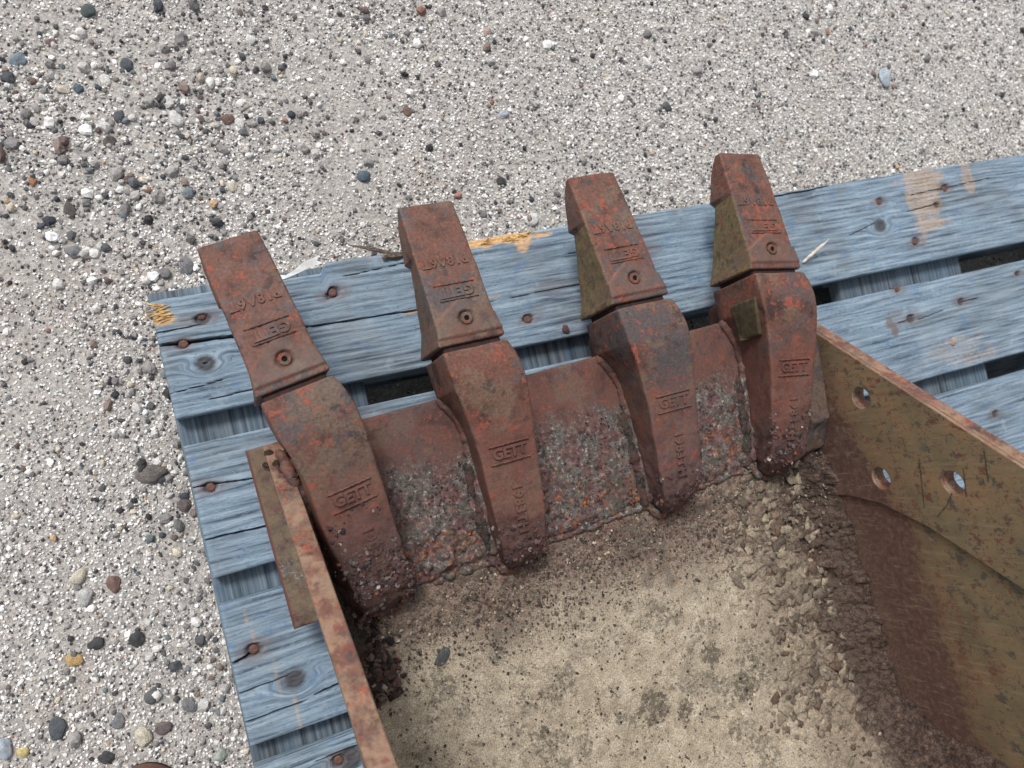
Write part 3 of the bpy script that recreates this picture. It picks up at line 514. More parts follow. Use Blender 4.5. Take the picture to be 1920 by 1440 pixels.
# loose bits on and by the pallet
def splinter(name, p0, p1, w_, mat, seed, parent=None, flat=.5, n=14, **kw):
    p0, p1 = Vector(p0), Vector(p1); d = p1 - p0; s_ = d.cross(Vector((0, 0, 1))).normalized(); u = s_.cross(d).normalized(); rs = random.Random(seed)
    bm = bmesh.new(); rings = []
    for i in range(n):
        t = i / (n - 1); ww = w_ * (min(1, (1 - t) * 3) * (.65 + .35 * rs.random()) if i < n - 1 else .04) * min(1, .5 + t * 3)
        c = p0 + d * t + s_ * rs.uniform(-.15, .15) * w_ + u * w_ * .3 * math.sin(t * 4 + seed)
        rings.append([bm.verts.new(c + s_ * ww * math.cos(a) * rs.uniform(.85, 1.1) + u * ww * flat * math.sin(a)) for a in np.linspace(0, 2 * math.pi, 7)[:-1]])
    for a, b in zip(rings, rings[1:]):
        for q in range(6): bm.faces.new((a[q], b[q], b[(q + 1) % 6], a[(q + 1) % 6]))
    bm.faces.new(rings[0][::-1]); bm.faces.new(rings[-1])
    me = bpy.data.meshes.new(name); bm.to_mesh(me); bm.free(); return link(name, me, parent, [mat], smooth=False, **kw)
def simple(name, c1, c2, sc=200, rough=.8, stretch=(1, 1, 1)):
    m = M(name, rough, .25); n = m.noise(sc, 5, .65, co=m.mapc(stretch)); m.col(m.ramp(n, [(.35, c1), (.65, c2)])); m.bump(n, .4, .0008); return m.m
DRYW = simple('dry_dark_wood', sr(58, 50, 45), sr(112, 100, 90)); STRAW = simple('raw_splinter_wood', sr(150, 112, 58), sr(222, 186, 124)); PALEW = simple('pale_splinter', sr(170, 160, 140), sr(228, 220, 200))
splinter('twig', (.292, -.0075, .002), (.224, .0165, .003), .0028, DRYW, 3, label='thin dark dry twig sticking out past the far pallet edge', cat='twig')
splinter('wood_chip', (.262, -.006, .003), (.312, -.004, .003), .0048, DRYW, 8, label='dark weathered wood chip on the pallet edge beside the second tooth', cat='wood chip')
splinter('wood_splinter', (.872, -.109, .004), (.913, -.084, .022), .0028, PALEW, 5, label='pale pointed splinter standing off the board beside the fourth tooth', cat='splinter')
for q in range(26):
    a = random.uniform(-.5, .5); y = random.uniform(-.036, -.018); x = random.uniform(.010, .022)
    splinter('frayed_fibre', (x, y, .0005), (x - random.uniform(.010, .024), y + a * .012, random.uniform(.001, .006)), random.uniform(.0004, .0010), STRAW, q, parent=b1, n=5)
for q in range(14):
    x = random.uniform(.385, .455); splinter('frayed_fibre', (x, random.uniform(-.009, -.001), 0), (x + random.uniform(.008, .022), random.uniform(-.010, .002), random.uniform(.0005, .004)), random.uniform(.0004, .0011), STRAW, q + 50, parent=b1, n=5)
def flake_mesh(name, pts, th, amp=.0008):
    bm = bmesh.new(); top = [bm.verts.new((x, y, z + th)) for x, y, z in pts]; bot = [bm.verts.new((x, y, z)) for x, y, z in pts]
    bm.faces.new(top); bm.faces.new(bot[::-1]); n = len(pts)
    for i in range(n): j = (i + 1) % n; bm.faces.new((top[i], bot[i], bot[j], top[j]))
    bmesh.ops.recalc_face_normals(bm, faces=bm.faces[:])
    me = bpy.data.meshes.new(name); bm.to_mesh(me); bm.free(); return me
pp = [(.128, -.010), (.138, -.006), (.148, -.008), (.160, -.003), (.171, .004), (.182, .006), (.190, .009), (.186, .003), (.192, -.001), (.180, -.003), (.170, -.0055), (.158, -.009), (.146, -.012), (.134, -.0125)]
link('paint_flake', flake_mesh('paint_flake', [(x, y, .0006 + .004 * max(0, y + .006) / .015) for x, y in pp], .0007), None, [simple('white_flake', sr(206, 206, 204), sr(240, 240, 238), 60)], smooth=False, label='curled white flake on the far pallet edge right of the first tooth', cat='paint flake')
def lump(name, loc, scl, rgb, seed, label, cat, parent=None, rot=0.):
    o = link(name, rock_mesh(name, seed), parent, [stone_mat(name + '_stone', rgb)], label=label, cat=cat); o.location = loc; o.scale = scl; o.rotation_euler = (0, .1, rot); return o
lump('rust_lump', (.477, -.135, .002), (.0055, .0065, .0036), (92, 54, 44), 201, 'small dark rust lump on the far board between second and third teeth', 'rust lump', rot=.6)
o = lump('wood_plug', (1.123, -.277, .0015), (.0075, .007, .004), (190, 160, 136), 202, 'pale tan stub of a wood plug', None, b2)

# shoe toe at the bottom edge
def shoe():
    r = empty('shoe', (-.124, -.583, -.144), (0, 0, .25), label='rounded toe of a brown leather shoe entering at the bottom edge', cat='shoe')
    def shell(nm, zs, mat):
        V = []; n = 40
        for z, k in zs:
            for t in range(n):
                a = 2 * math.pi * t / n; ca, sa = math.cos(a), math.sin(a)
                V.append((.046 * k * ca * (1 if sa > 0 else 1 - .12 * abs(sa)), (.062 if sa > 0 else .21) * k * sa + (0 if sa > 0 else 0), z))
        nr = len(zs); F = [(i * n + t, i * n + (t + 1) % n, (i + 1) * n + (t + 1) % n, (i + 1) * n + t) for i in range(nr - 1) for t in range(n)]
        me = mesh_np(nm, np.array(V), np.array(F)); bm = bmesh.new(); bm.from_mesh(me); bm.verts.ensure_lookup_table(); bm.faces.new([bm.verts[(nr - 1) * n + t] for t in range(n)]); bm.to_mesh(me); bm.free(); return link(nm, me, r, [mat])
    shell('sole', [(0, .86), (.002, .88), (.016, .88), (.018, .87)], simple('dark_rubber', sr(40, 34, 32), sr(60, 52, 48)))
    shell('upper', [(.0185, .95), (.03, .97), (.042, .95), (.052, .84), (.059, .66), (.062, .4), (.063, .1)], simple('brown_leather', sr(104, 74, 64), sr(122, 88, 76), 300, .55))
shoe()

# ------------------------------------------------------------------ BUCKET (x across, y towards the tooth tips, z up from the cutting edge)
bk = empty('excavator_bucket', (0.41307, -0.18199, 0.05949), label='rusty four-toothed excavator bucket lying open on the blue pallet', cat='excavator bucket')
def Rx(t): return Matrix.Rotation(t, 4, 'X')
def Ry(t): return Matrix.Rotation(t, 4, 'Y')
def Rz(t): return Matrix.Rotation(t, 4, 'Z')
bk.rotation_euler = (Rz(.0412) @ Rx(-.0324) @ Ry(.0085)).to_euler()
TO = [(-.2874, .0012, .131), (-.1082, -.0007, -.025), (.1002, -.0004, -.033), (.2884, -.003, -.184)]

# cutting edge plate
def cutting_edge():
    xs = np.arange(-.351, .3655, .0012); ys = np.arange(-.192, .0005, .0012); X, Y = np.meshgrid(xs, ys, indexing='ij'); x, y = X.ravel(), Y.ravel()
    wob = .018 * fbm(p3(x, y), 26, 4, 3); k = sstep(-.334, -.322, x) * (.25 + .75 * sstep(-.07, -.12, y + wob)) * sstep(-.050, -.085, y + wob) * sstep(-.336, -.325, x)
    d1, dd, idd = worley(x + .002 * fbm(p3(x, y), 150, 2, 1), y + .002 * fbm(p3(x, y), 150, 2, 2), 95, 4)
    c = .0013 + .0034 * fbm(p3(x, y), 75, 5, 8, .68) + .0026 * np.abs(fbm(p3(x, y), 40, 4, 18, .6)) + .0022 * (idd - .4) * sstep(.02, .15, dd) * sstep(-.1, .3, fbm(p3(x, y), 18, 3, 5))
    h = .0003 * fbm(p3(x, y), 120, 4, 6) + .0008 * fbm(p3(x, y), 14, 2, 6) + k * c
    # flaky scab by the first adapter
    h -= (.004 * sstep(-.180, -.191, y + .012 * fbm(p3(x, y), 30, 4, 66)))
    q = np.hypot((x + .205) / .046, (y + .158) / .032) + .3 * fbm(p3(x, y), 60, 3, 9); s_ = sstep(1.05, .82, q); d1, dd2, id2 = worley(x + .0015 * fbm(p3(x, y), 200, 2, 1), y, 120, 14)
    h += s_ * (.0035 + .004 * (id2 - .3) * sstep(.0, .12, dd2)) + .0035 * np.exp(-((q - .98) / .09) ** 2) * (y < -.165)
    e = np.minimum(np.minimum(x - xs[0], xs[-1] - x), np.minimum(y - ys[0], ys[-1] - y) + .001 * fbm(p3(x, y), 60, 3, 3)); r = .0035
    h -= np.where(e < r, r - np.sqrt(np.maximum(r * r - (r - np.clip(e, 0, r)) ** 2, 0)), 0) * .8
    me = slab(xs, ys, h.reshape(X.shape), -.02, 'cutting_edge'); return link('cutting_edge', me, bk, [lip_mat()], label='lower lip plate, smooth rust in front and crusted behind')
cutting_edge()

# floor and rising back in one shell
def shell():
    # path of the inner surface from the cutting edge backwards
    P = [(-.186, -.012)]; y = -.186
    R0 = .11; yc, zc = -.498, -.020 + R0
    ss = [];
    for t in np.arange(-.186, yc, -.00125): ss.append((t, -.0045 - .0155 * min(1, (-.186 - t) / .075)))
    for a in np.arange(0, R_(84), .00125 / R0 * 1.1): ss.append((yc - R0 * math.sin(a), zc - R0 * math.cos(a)))
    a = R_(84); ye, ze = ss[-1]
    for t in np.arange(.006, .34, .006): ss.append((ye - math.cos(a) * t, ze + math.sin(a) * t))
    ss = np.array(ss); n = len(ss); xs = np.arange(-.318, .3495, .00125); tan_ = np.gradient(ss, axis=0); tan_ /= np.linalg.norm(tan_, axis=1)[:, None]
    nor = np.stack([-tan_[:, 1] * -1, tan_[:, 0] * -1], 1)   # (y,z) pointing inwards
    nor = np.stack([tan_[:, 1], -tan_[:, 0]], 1)
    X, I = np.meshgrid(xs, np.arange(n), indexing='ij'); x = X.ravel(); ii = I.ravel(); y = ss[ii, 0]; z = ss[ii, 1]
    arc = np.concatenate([[0], np.cumsum(np.hypot(*np.diff(ss, axis=0).T))])[ii]; u = -.186 - arc
    Q = p3(x, u); n1 = fbm(Q, 10, 4, 41); n2 = fbm(Q, 60, 4, 42, .6); n3 = fbm(Q, 260, 3, 43)
    h = .0022 * n1 + .0009 * n2 + .00045 * n3
    band = sstep(-.26, -.2, u + .05 * n1); h += band * (.0028 * n2 + .0020 * fbm(Q, 120, 4, 44, .65) + .0015)
    # cakes / plates
    w1, w2 = x + .003 * fbm(Q, 70, 3, 51), u + .003 * fbm(Q, 70, 3, 52)
    d1, dd, idd = worley(w1, w2, 62, 61); d3, dd3, id3 = worley(w1, w2, 120, 62)
    cake = sstep(.10, .26, x + .06 * n1) * sstep(-.6, -.52, u * 1.0 + .0) ; cake = sstep(.12, .24, x + .09 * n1) * (.35 + .65 * sstep(.0, .35, n1 + .4))
    h += cake * (.0075 * (idd - .35) * sstep(.0, .06, dd) + .0036 * (id3 - .4) * sstep(.0, .1, dd3) + .0030 * n2)
    p = sstep(.22, .34, fbm(Q, 15, 3, 71)); h += (1 - cake) * p * .0012 * sstep(.0, .06, dd)     # thin crusts
    cr = np.exp(-((x - .262 - .016 * fbm(Q, 14, 3, 75)) / .0013) ** 2) * sstep(-.36, -.40, u) * sstep(-.56, -.5, u); h -= .004 * cr
    # fill in the corners
    f = np.maximum(0, x - .302); h += f * f * 17 * sstep(-.186, -.215, u) + sstep(.28, .34, x) * (.003 * n2 + .003 * fbm(Q, 30, 3, 77))
    f2 = np.maximum(0, -.288 - x); h += f2 * f2 * 22 + sstep(-.27, -.31, x) * (.004 * n2 + .002)
    V = np.stack([x, y + nor[ii, 0] * h, z + nor[ii, 1] * h], 1)
    kr = sstep(.285, .315, x); V[:, 0] += kr * (.0050 * fbm(V, 55, 4, 81, .62) + .0016 * fbm(V, 240, 3, 82)); V[:, 2] += kr * (.003 * fbm(V, 80, 4, 83) + .001 * fbm(V, 300, 2, 84))
    m_in = len(V); F = gridf(len(xs), n)
    # outer skin 8 mm outside, coarse use of the same lattice border
    xo = xs[[0, -1]]; io = np.arange(0, n, 6); io = np.append(io, n - 1) if io[-1] != n - 1 else io
    Vo = np.array([(xv, ss[k, 0] - nor[k, 0] * .014, ss[k, 1] - nor[k, 1] * .014) for xv in xo for k in io]); F2 = gridf(2, len(io))[:, ::-1] + m_in
    me = mesh_np('bucket_shell', np.concatenate([V, Vo]), np.concatenate([F, F2]))
    return link('bucket_shell', me, bk, [floor_mat()], label='sand-crusted inner floor curving up into the back')
shell()

# side plates as extruded outlines with round holes
def plate(name, outline, holes, x0, x1, mat, bev=.0015, label=None, disp=.0004):
    cu = bpy.data.curves.new(name, 'CURVE'); cu.dimensions = '2D'; cu.fill_mode = 'BOTH'; cu.extrude = (x1 - x0) / 2 - bev; cu.bevel_depth = bev; cu.bevel_resolution = 2; cu.offset = -bev
    def spl(pts):
        s_ = cu.splines.new('POLY'); s_.points.add(len(pts) - 1); s_.use_cyclic_u = True
        for q, (a, b) in zip(s_.points, pts): q.co = (a, b, 0, 1)
    spl(outline)
    for cy_, cz_, r in holes: spl([(cy_ + (r) * math.cos(t), cz_ + (r) * math.sin(t)) for t in np.linspace(0, 2 * math.pi, 41)[:-1]])
    tmp = bpy.data.objects.new('tmp', cu); C.objects.link(tmp); dg = bpy.context.evaluated_depsgraph_get(); me = bpy.data.meshes.new_from_object(tmp.evaluated_get(dg)); bpy.data.objects.remove(tmp); bpy.data.curves.remove(cu)
    me.name = name; me.materials.clear()
    # local (a,b,c) -> bucket (x=c, y=a, z=b)
    me.transform(Matrix(((0, 0, 1, (x0 + x1) / 2), (1, 0, 0, 0), (0, 1, 0, 0), (0, 0, 0, 1))))
    o = link(name, me, bk, [mat], label=label); sharp_by_angle(me, 40); return o
ang = 2.2664; ca, sa = math.cos(ang), math.sin(ang); fe = lambda t: (ca * t, .0074 + sa * t)     # the raking front edge
HOL = [(-.139, .104, .0135), (-.240, .097, .0135), (-.247, .197, .0135)]
front = [fe(t) for t in (.0, .55)]
outline = [(.0, -.0185), fe(.0)] + [fe(.02), fe(.56)] + [(-.40, .452), (-.598, .42), (-.616, .20), (-.606, .12), (-.585, .055), (-.548, .004), (-.51, -.022), (-.475, -.03), (-.2, -.03), (-.195, -.0185)]
WALL_R = wall_mat('painted_side_plate'); WALL_L = wall_mat('painted_side_plate_outer', False)
plate('side_plate', outline, HOL, .3500, .3652, WALL_R, label='right side plate, olive paint with rust specks and three bolt holes')
lp = plate('side_plate', outline, [], -.3338, -.3142, WALL_L, label='left side plate seen on edge, rusty and pale')
bm = bmesh.new(); bm.from_mesh(lp.data); bmesh.ops.subdivide_edges(bm, edges=[e for e in bm.edges if e.calc_length() > .06], cuts=24, use_grid_fill=True)
for v in bm.verts:      # the plate leans outwards towards its top edge; the edge itself is dented and nicked
    d = max(0.0, min(.4, (.0074 + (v.co.y / ca) * sa if v.co.y < 0 else 0.0) - v.co.z)); v.co.x += .034 * d
    q = np.array([v.co[:]]); v.co.x += .0007 * float(fbm(q, 22, 3, 5)[0]); k_ = .0006 * float(fbm(q, 70, 3, 6)[0]); v.co.y += k_; v.co.z += k_
bmesh.ops.triangulate(bm, faces=[f for f in bm.faces if len(f.verts) > 4]); bm.to_mesh(lp.data); bm.free(); sharp_by_angle(lp.data, 40)
dbl = [(-.028, .0374), fe(.55 * .999)]
# doubler: front strip of the right wall, its rear edge runs steeply down
ds = [(-.006, .002), (-.0065, .0125)] + [tuple(np.array(fe(t)) + (-.0008, -.0006)) for t in (.02, .559)] + [(-.452, .40), (-.363, .243), (-.318, .174), (-.300, .146), (-.272, .084), (-.262, .03), (-.262, .002)]
plate('reinforcement_plate', ds, HOL, .3453, .3502, WALL_R, bev=.0012, label='thicker front strip welded inside the right side plate')

# ------------------ adapters and teeth: lofted castings
def prof(tab, T):
    a = np.array(tab); return np.interp(T, a[::-1, 0] if a[0, 0] > a[-1, 0] else a[:, 0], a[::-1, 1] if a[0, 0] > a[-1, 0] else a[:, 1])
def smooth1(v, k):
    if k < 2: return v
    w_ = np.hanning(2 * k + 3)[1:-1]; w_ /= w_.sum(); return np.convolve(np.pad(v, (k, k), mode='edge'), w_, mode='valid')
def loft(T, Lt, Rt, Lb, Rb, top, bot, rad, endr0, endr1, nq=7):
    """rings along T; rounded quadrilateral section; ends rounded with radius endr"""
    rings = []; m = len(T); lenA = abs(T - T[0]); lenB = abs(T - T[-1])
    for i in range(m):
        d = 0
        if endr0 and lenA[i] < endr0: d = endr0 - math.sqrt(max(0, endr0 ** 2 - (endr0 - lenA[i]) ** 2))
        if endr1 and lenB[i] < endr1: d = max(d, endr1 - math.sqrt(max(0, endr1 ** 2 - (endr1 - lenB[i]) ** 2)))
        cs = [np.array(c) for c in ((Lt[i] + d, top[i] - d), (Rt[i] - d, top[i] - d), (Rb[i] - d, bot[i] + d * .5), (Lb[i] + d, bot[i] + d * .5))]
        r = rad; ring = []
        for q in range(4):
            c, p, n = cs[q], cs[q - 1], cs[(q + 1) % 4]; a = (p - c) / np.linalg.norm(p - c); b = (n - c) / np.linalg.norm(n - c)
            rr = min(r, .45 * np.linalg.norm(p - c), .45 * np.linalg.norm(n - c)); s0, s1 = c + a * rr, c + b * rr
            for t in np.linspace(0, 1, 5): ring.append((1 - t) ** 2 * s0 + 2 * t * (1 - t) * c + t * t * s1)
            e0 = s1; e1 = n + (c - n) / np.linalg.norm(c - n) * min(r, .45 * np.linalg.norm(c - n))
            for t in np.linspace(0, 1, nq * (5 if q == 0 else 3 if q == 2 else 2) + 2)[1:-1]: ring.append(e0 + (e1 - e0) * t)
        rings.append(np.array([(p[0], T[i], p[1]) for p in ring]))
    n = len(rings[0]); V = np.concatenate(rings); k = np.arange(n); k2 = (k + 1) % n
    F = np.concatenate([np.stack([i * n + k, (i + 1) * n + k, (i + 1) * n + k2, i * n + k2], 1) for i in range(m - 1)])
    return V, F, n, m
def place(V, i):
    ox, oy, yw = TO[i]; c, s = math.cos(yw), math.sin(yw); W = V.copy(); W[:, 0] = c * V[:, 0] - s * V[:, 1] + ox; W[:, 1] = s * V[:, 0] + c * V[:, 1] + oy; return W
def cap(me, n, m):
    bm = bmesh.new(); bm.from_mesh(me); bm.verts.ensure_lookup_table()
    for base in (0, (m - 1) * n):
        c = bm.verts.new(sum((bm.verts[base + q].co for q in range(n)), Vector()) / n); bm.verts.ensure_lookup_table()
        for q in range(n): bm.faces.new((bm.verts[base + q], bm.verts[base + (q + 1) % n], c))
    bmesh.ops.recalc_face_normals(bm, faces=bm.faces[:]); bm.to_mesh(me); bm.free()
PINY = .0715
def tooth_top(T): return .0842 + (T - .0484) * (.0459 - .0842) / (.2105 - .0484) + .0015 * np.sin(np.clip((T - .05) / .16, 0, 1) * np.pi)
def text_mesh(s, size, ext=.0011, bev=.00035, sp=1.0):
    cu = bpy.data.curves.new('t', 'FONT'); cu.body = s; cu.size = size; cu.extrude = ext; cu.bevel_depth = bev; cu.bevel_resolution = 1; cu.align_x = 'CENTER'; cu.align_y = 'CENTER'; cu.resolution_u = 4; cu.space_character = sp; cu.offset = .0004
    tmp = bpy.data.objects.new('tmp', cu); C.objects.link(tmp); dg = bpy.context.evaluated_depsgraph_get(); me = bpy.data.meshes.new_from_object(tmp.evaluated_get(dg)); bpy.data.objects.remove(tmp); bpy.data.curves.remove(cu); return me
def bar_mesh(w_, h_, r=.0008):
    bm = bmesh.new(); bmesh.ops.create_cube(bm, size=1); 
    for v in bm.verts: v.co = (v.co.x * w_, v.co.y * h_, v.co.z * .0028)
    bmesh.ops.subdivide_edges(bm, edges=[e for e in bm.edges if abs(e.verts[0].co.x - e.verts[1].co.x) > w_ * .5], cuts=24)
    bmesh.ops.bevel(bm, geom=[e for e in bm.edges if e.is_manifold and e.calc_face_angle() > 1], offset=r, segments=2)
    for v in bm.verts: v.co.z += .0003 * math.sin(v.co.x * 700); v.co.y += .0002 * math.sin(v.co.x * 1100)
    me = bpy.data.meshes.new('bar'); bm.to_mesh(me); bm.free(); return me
def on_surface(me, i, cx_, cy_, rot, surf, parent, mat, name='raised_lettering', lift=.0):
    n = len(me.vertices); co = np.empty(n * 3, np.float32); me.vertices.foreach_get('co', co); co = co.reshape(-1, 3).astype(float)
    c, s = math.cos(rot), math.sin(rot); x = c * co[:, 0] - s * co[:, 1] + cx_; y = s * co[:, 0] + c * co[:, 1] + cy_
    V = np.stack([x, y, surf(y) + co[:, 2] + lift], 1); V = place(V, i); V += .00012 * fbm(V, 500, 2, 3)[:, None]
    me.vertices.foreach_set('co', V.astype(np.float32).ravel()); me.update(); me.materials.clear(); me.name = name
    o = link(name, me, parent, [mat], smooth=True); sharp_by_angle(me, 50); return o
def tooth(i):
    T = np.linspace(.0458, .2105, 124); hw = np.interp(T, [.048, .060, .074, .12, .2105], [.0375, .0358, .0340, .0335, .0312])
    hw = smooth1(hw, 3); top = tooth_top(T); top = top + .0012 * np.exp(-((T - .0515) / .006) ** 2)
    bot = np.interp(T, [.048, .075, .145, .152, .185, .2105], [-.005, -.003, .015, .012, .022, .034]); hb = np.interp(T, [.048, .060, .075, .148, .153, .192, .2105], [.0372, .0335, .0300, .0270, .0325, .0325, .0300])
    V, F, n, m = loft(T, -hw, hw, -hb, hb, top, bot, .0030, .0012, .0022)
    d = np.hypot(V[:, 0] - .0015, V[:, 1] - PINY); up = V[:, 2] > top.mean() * .55
    # shield-shaped raised pad around the pin, with a round recess
    a = np.abs(V[:, 0] - .0015); tri = np.maximum((V[:, 1] - PINY) / .021 + np.maximum(a - .005, 0) / .030, (PINY - V[:, 1]) / .018)
    pad = np.where(up, sstep(1.04, .94, tri), 0); rim = np.where(up, np.exp(-((tri - 1.0) / .035) ** 2), 0); V[:, 2] += .0034 * pad
    V[:, 2] -= np.where(up, .0042 * sstep(.0095, .0080, d), 0)
    V = place(V, i); me = mesh_np('tooth', V, F); attr(me, 'pad', pad); attr(me, 'rim', rim); cap(me, n, m)
    displace(me, lambda c: .0006 * fbm(c, 55, 4, 20 + i) + .00022 * fbm(c, 400, 2, 30 + i))
    o = link('tooth', me, bk, [RUST_TOOTH[i]], label=['outermost left tooth, splayed to the left', 'second tooth, mottled grey and brown', 'third tooth with a bare olive flank', 'fourth tooth with a rounded worn tip and olive flank'][i]); sharp_by_angle(me, 70)
    # locking pin ring
    pr = [(.0028, -.006), (.0028, .0012), (.0034, .0018), (.0058, .0018), (.0066, .0010), (.0068, -.004)]; N = 28; PV = []
    for r, z in pr:
        for t in range(N): a = 2 * math.pi * t / N; PV.append((r * math.cos(a) + .0015, r * math.sin(a) + PINY, z + float(tooth_top(PINY)) + .0006))
    PV = np.array(PV); PF = np.array([(q * N + t, q * N + (t + 1) % N, (q + 1) * N + (t + 1) % N, (q + 1) * N + t) for q in range(len(pr) - 1) for t in range(N)])
    PV = place(PV, i); pm = mesh_np('locking_pin', PV, PF); p_ = link('locking_pin', pm, o, [RUST_TOOTH[i]]); sharp_by_angle(pm, 40)
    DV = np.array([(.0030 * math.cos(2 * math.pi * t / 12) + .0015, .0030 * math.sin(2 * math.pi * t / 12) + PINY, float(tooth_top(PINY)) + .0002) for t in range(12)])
    dm = bpy.data.meshes.new('bore_shade_disc'); dm.from_pydata([tuple(v) for v in place(DV, i)], [], [tuple(range(12))]); link('bore_shade_disc', dm, o, [BLK])  # flat near-black disc paints the shade inside the pin hole
    sf = lambda y: tooth_top(y) + .0002
    on_surface(text_mesh('P18A6T', .0145, sp=1.12), i, -.001, .1395, math.pi, sf, o, RUST_TOOTH[i])
    on_surface(text_mesh('GETT', .0150, sp=1.05), i, .001, .1035, math.pi, sf, o, RUST_TOOTH[i])
    on_surface(bar_mesh(.046, .0017), i, 0, .1125, 0, sf, o, RUST_TOOTH[i], 'raised_bar'); on_surface(bar_mesh(.044, .0017), i, .001, .0945, 0, sf, o, RUST_TOOTH[i], 'raised_bar')
NOSE = simple('rust_seam_shade', sr(36, 26, 24), sr(58, 40, 36))  # rust brown darkened to paint the shade in the tooth-adapter gap
BLK = simple('bore_shade', sr(6, 5, 5), sr(12, 9, 8))  # shade of the pin hole as a surface colour
ATOP = [(.0393, .0905), (.030, .0925), (.012, .0945), (-.008, .0940), (-.022, .0910), (-.05, .084), (-.10, .0700), (-.15, .056), (-.180, .0460), (-.195, .034), (-.204, .018), (-.208, .004)]
def adapter_top(T): return prof(ATOP, T)
ADM = [adapter_mat(0, 2.2, .5, .6, .85, .3, -.085), adapter_mat(1, 12.1, .55, .35, .7, .9, -.130), adapter_mat(2, 6.4, .5, 1.0, .35, 1.0, -.145), adapter_mat(3, 15.2, .6, .4, .2, .2, -.125)]
def adapter(i):
    T = np.linspace(.0393, -.208, 165); tp = smooth1(adapter_top(T), 4)
    Rt = smooth1(np.interp(-T, [-.0393, -.026, -.008, .02, .08, .14, .18, .198, .208], [.0360, .0415, .0455, .0455, .0435, .0425, .0395, .032, .022]), 3)
    Lt = smooth1(np.interp(-T, [-.0393, -.02, .0, .03, .08, .14, .18, .198, .208], [-.0362, -.0355, -.0340, -.0285, -.0215, -.0175, -.0140, -.0080, .001]), 3)
    if i == 0: Rt -= .003 * sstep(0, -.15, T); Lt = Lt - .008 * sstep(-.04, -.1, T); 
    if i in (1, 2): pass
    Lb = Lt + np.interp(-T, [-.0393, -.0, .012, .04, .10, .15, .208], [.004, .004, .012, .019, .013, .009, .004]); Rb = Rt + np.interp(-T, [-.0393, 0, .05, .208], [-.004, -.001, .004, .004])
    if i == 0: Lb = np.where(T < -.02, Lt - .016 * sstep(-.02, -.06, T), Lb)
    bot = np.interp(-T, [-.0393, -.0, .006, .03, .208], [-.006, -.006, -.012, -.014, -.014])
    V, F, n, m = loft(T, Lt, Rt, Lb, Rb, tp, bot, .0036, .0016, .005)
    V = place(V, i); me = mesh_np('tooth_adapter', V, F); cap(me, n, m)
    def dsp(c):
        k = (1.7 if i == 0 else 1) * sstep(-.09, -.17, c[:, 1]) + .8 * sstep(.03, .0, c[:, 2]) * (c[:, 1] < -.02)
        return .0011 * fbm(c, 38, 3, 40 + i) + .00022 * fbm(c, 400, 2, 45) + k * (.0013 * fbm(c, 130, 4, 50 + i) + .0016 * fbm(c, 60, 2, 55))
    displace(me, dsp)
    lab = ['leftmost adapter welded against the left side plate', 'second adapter, orange-tinged with a crusted tail', 'third adapter with slate-grey scale on top', 'rightmost adapter with a bare olive notch in its left side'][i]
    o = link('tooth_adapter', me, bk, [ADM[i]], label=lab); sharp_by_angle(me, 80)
    # nose that carries the tooth
    Tn = np.linspace(.030, .080, 14); z = np.ones(14); V, F, n, m = loft(Tn, -.0325 * z, .0325 * z, -.027 * z, .027 * z, (.085 - (Tn - .03) * .3), .002 * z, .004, 0, .003); V = place(V, i); me = mesh_np('adapter_nose', V, F); cap(me, n, m); link('adapter_nose', me, o, [NOSE])
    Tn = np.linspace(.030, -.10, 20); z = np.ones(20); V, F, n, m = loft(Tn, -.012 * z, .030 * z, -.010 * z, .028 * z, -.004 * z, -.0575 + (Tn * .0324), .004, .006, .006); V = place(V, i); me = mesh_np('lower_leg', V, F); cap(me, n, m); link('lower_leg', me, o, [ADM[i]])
    sf = lambda y: np.interp(-y, -T[0] + (T[0] - T), tp) if False else np.interp(-y, -T, tp) + .0003
    cx_ = .0115 if i else .010
    on_surface(text_mesh('GETT', .0155, sp=1.02), i, cx_, -.0765, 0.0, sf, o, ADM[i]); on_surface(bar_mesh(.046, .0019), i, cx_, -.0672, 0, sf, o, ADM[i], 'raised_bar'); on_surface(bar_mesh(.046, .0019), i, cx_, -.0862, 0, sf, o, ADM[i], 'raised_bar')
    on_surface(text_mesh('1983TH', .0150, sp=1.12), i, cx_ + .001, -.138, -math.pi / 2, sf, o, ADM[i])
    return o
AD = []
for i in range(4): AD.append(adapter(i)); tooth(i)

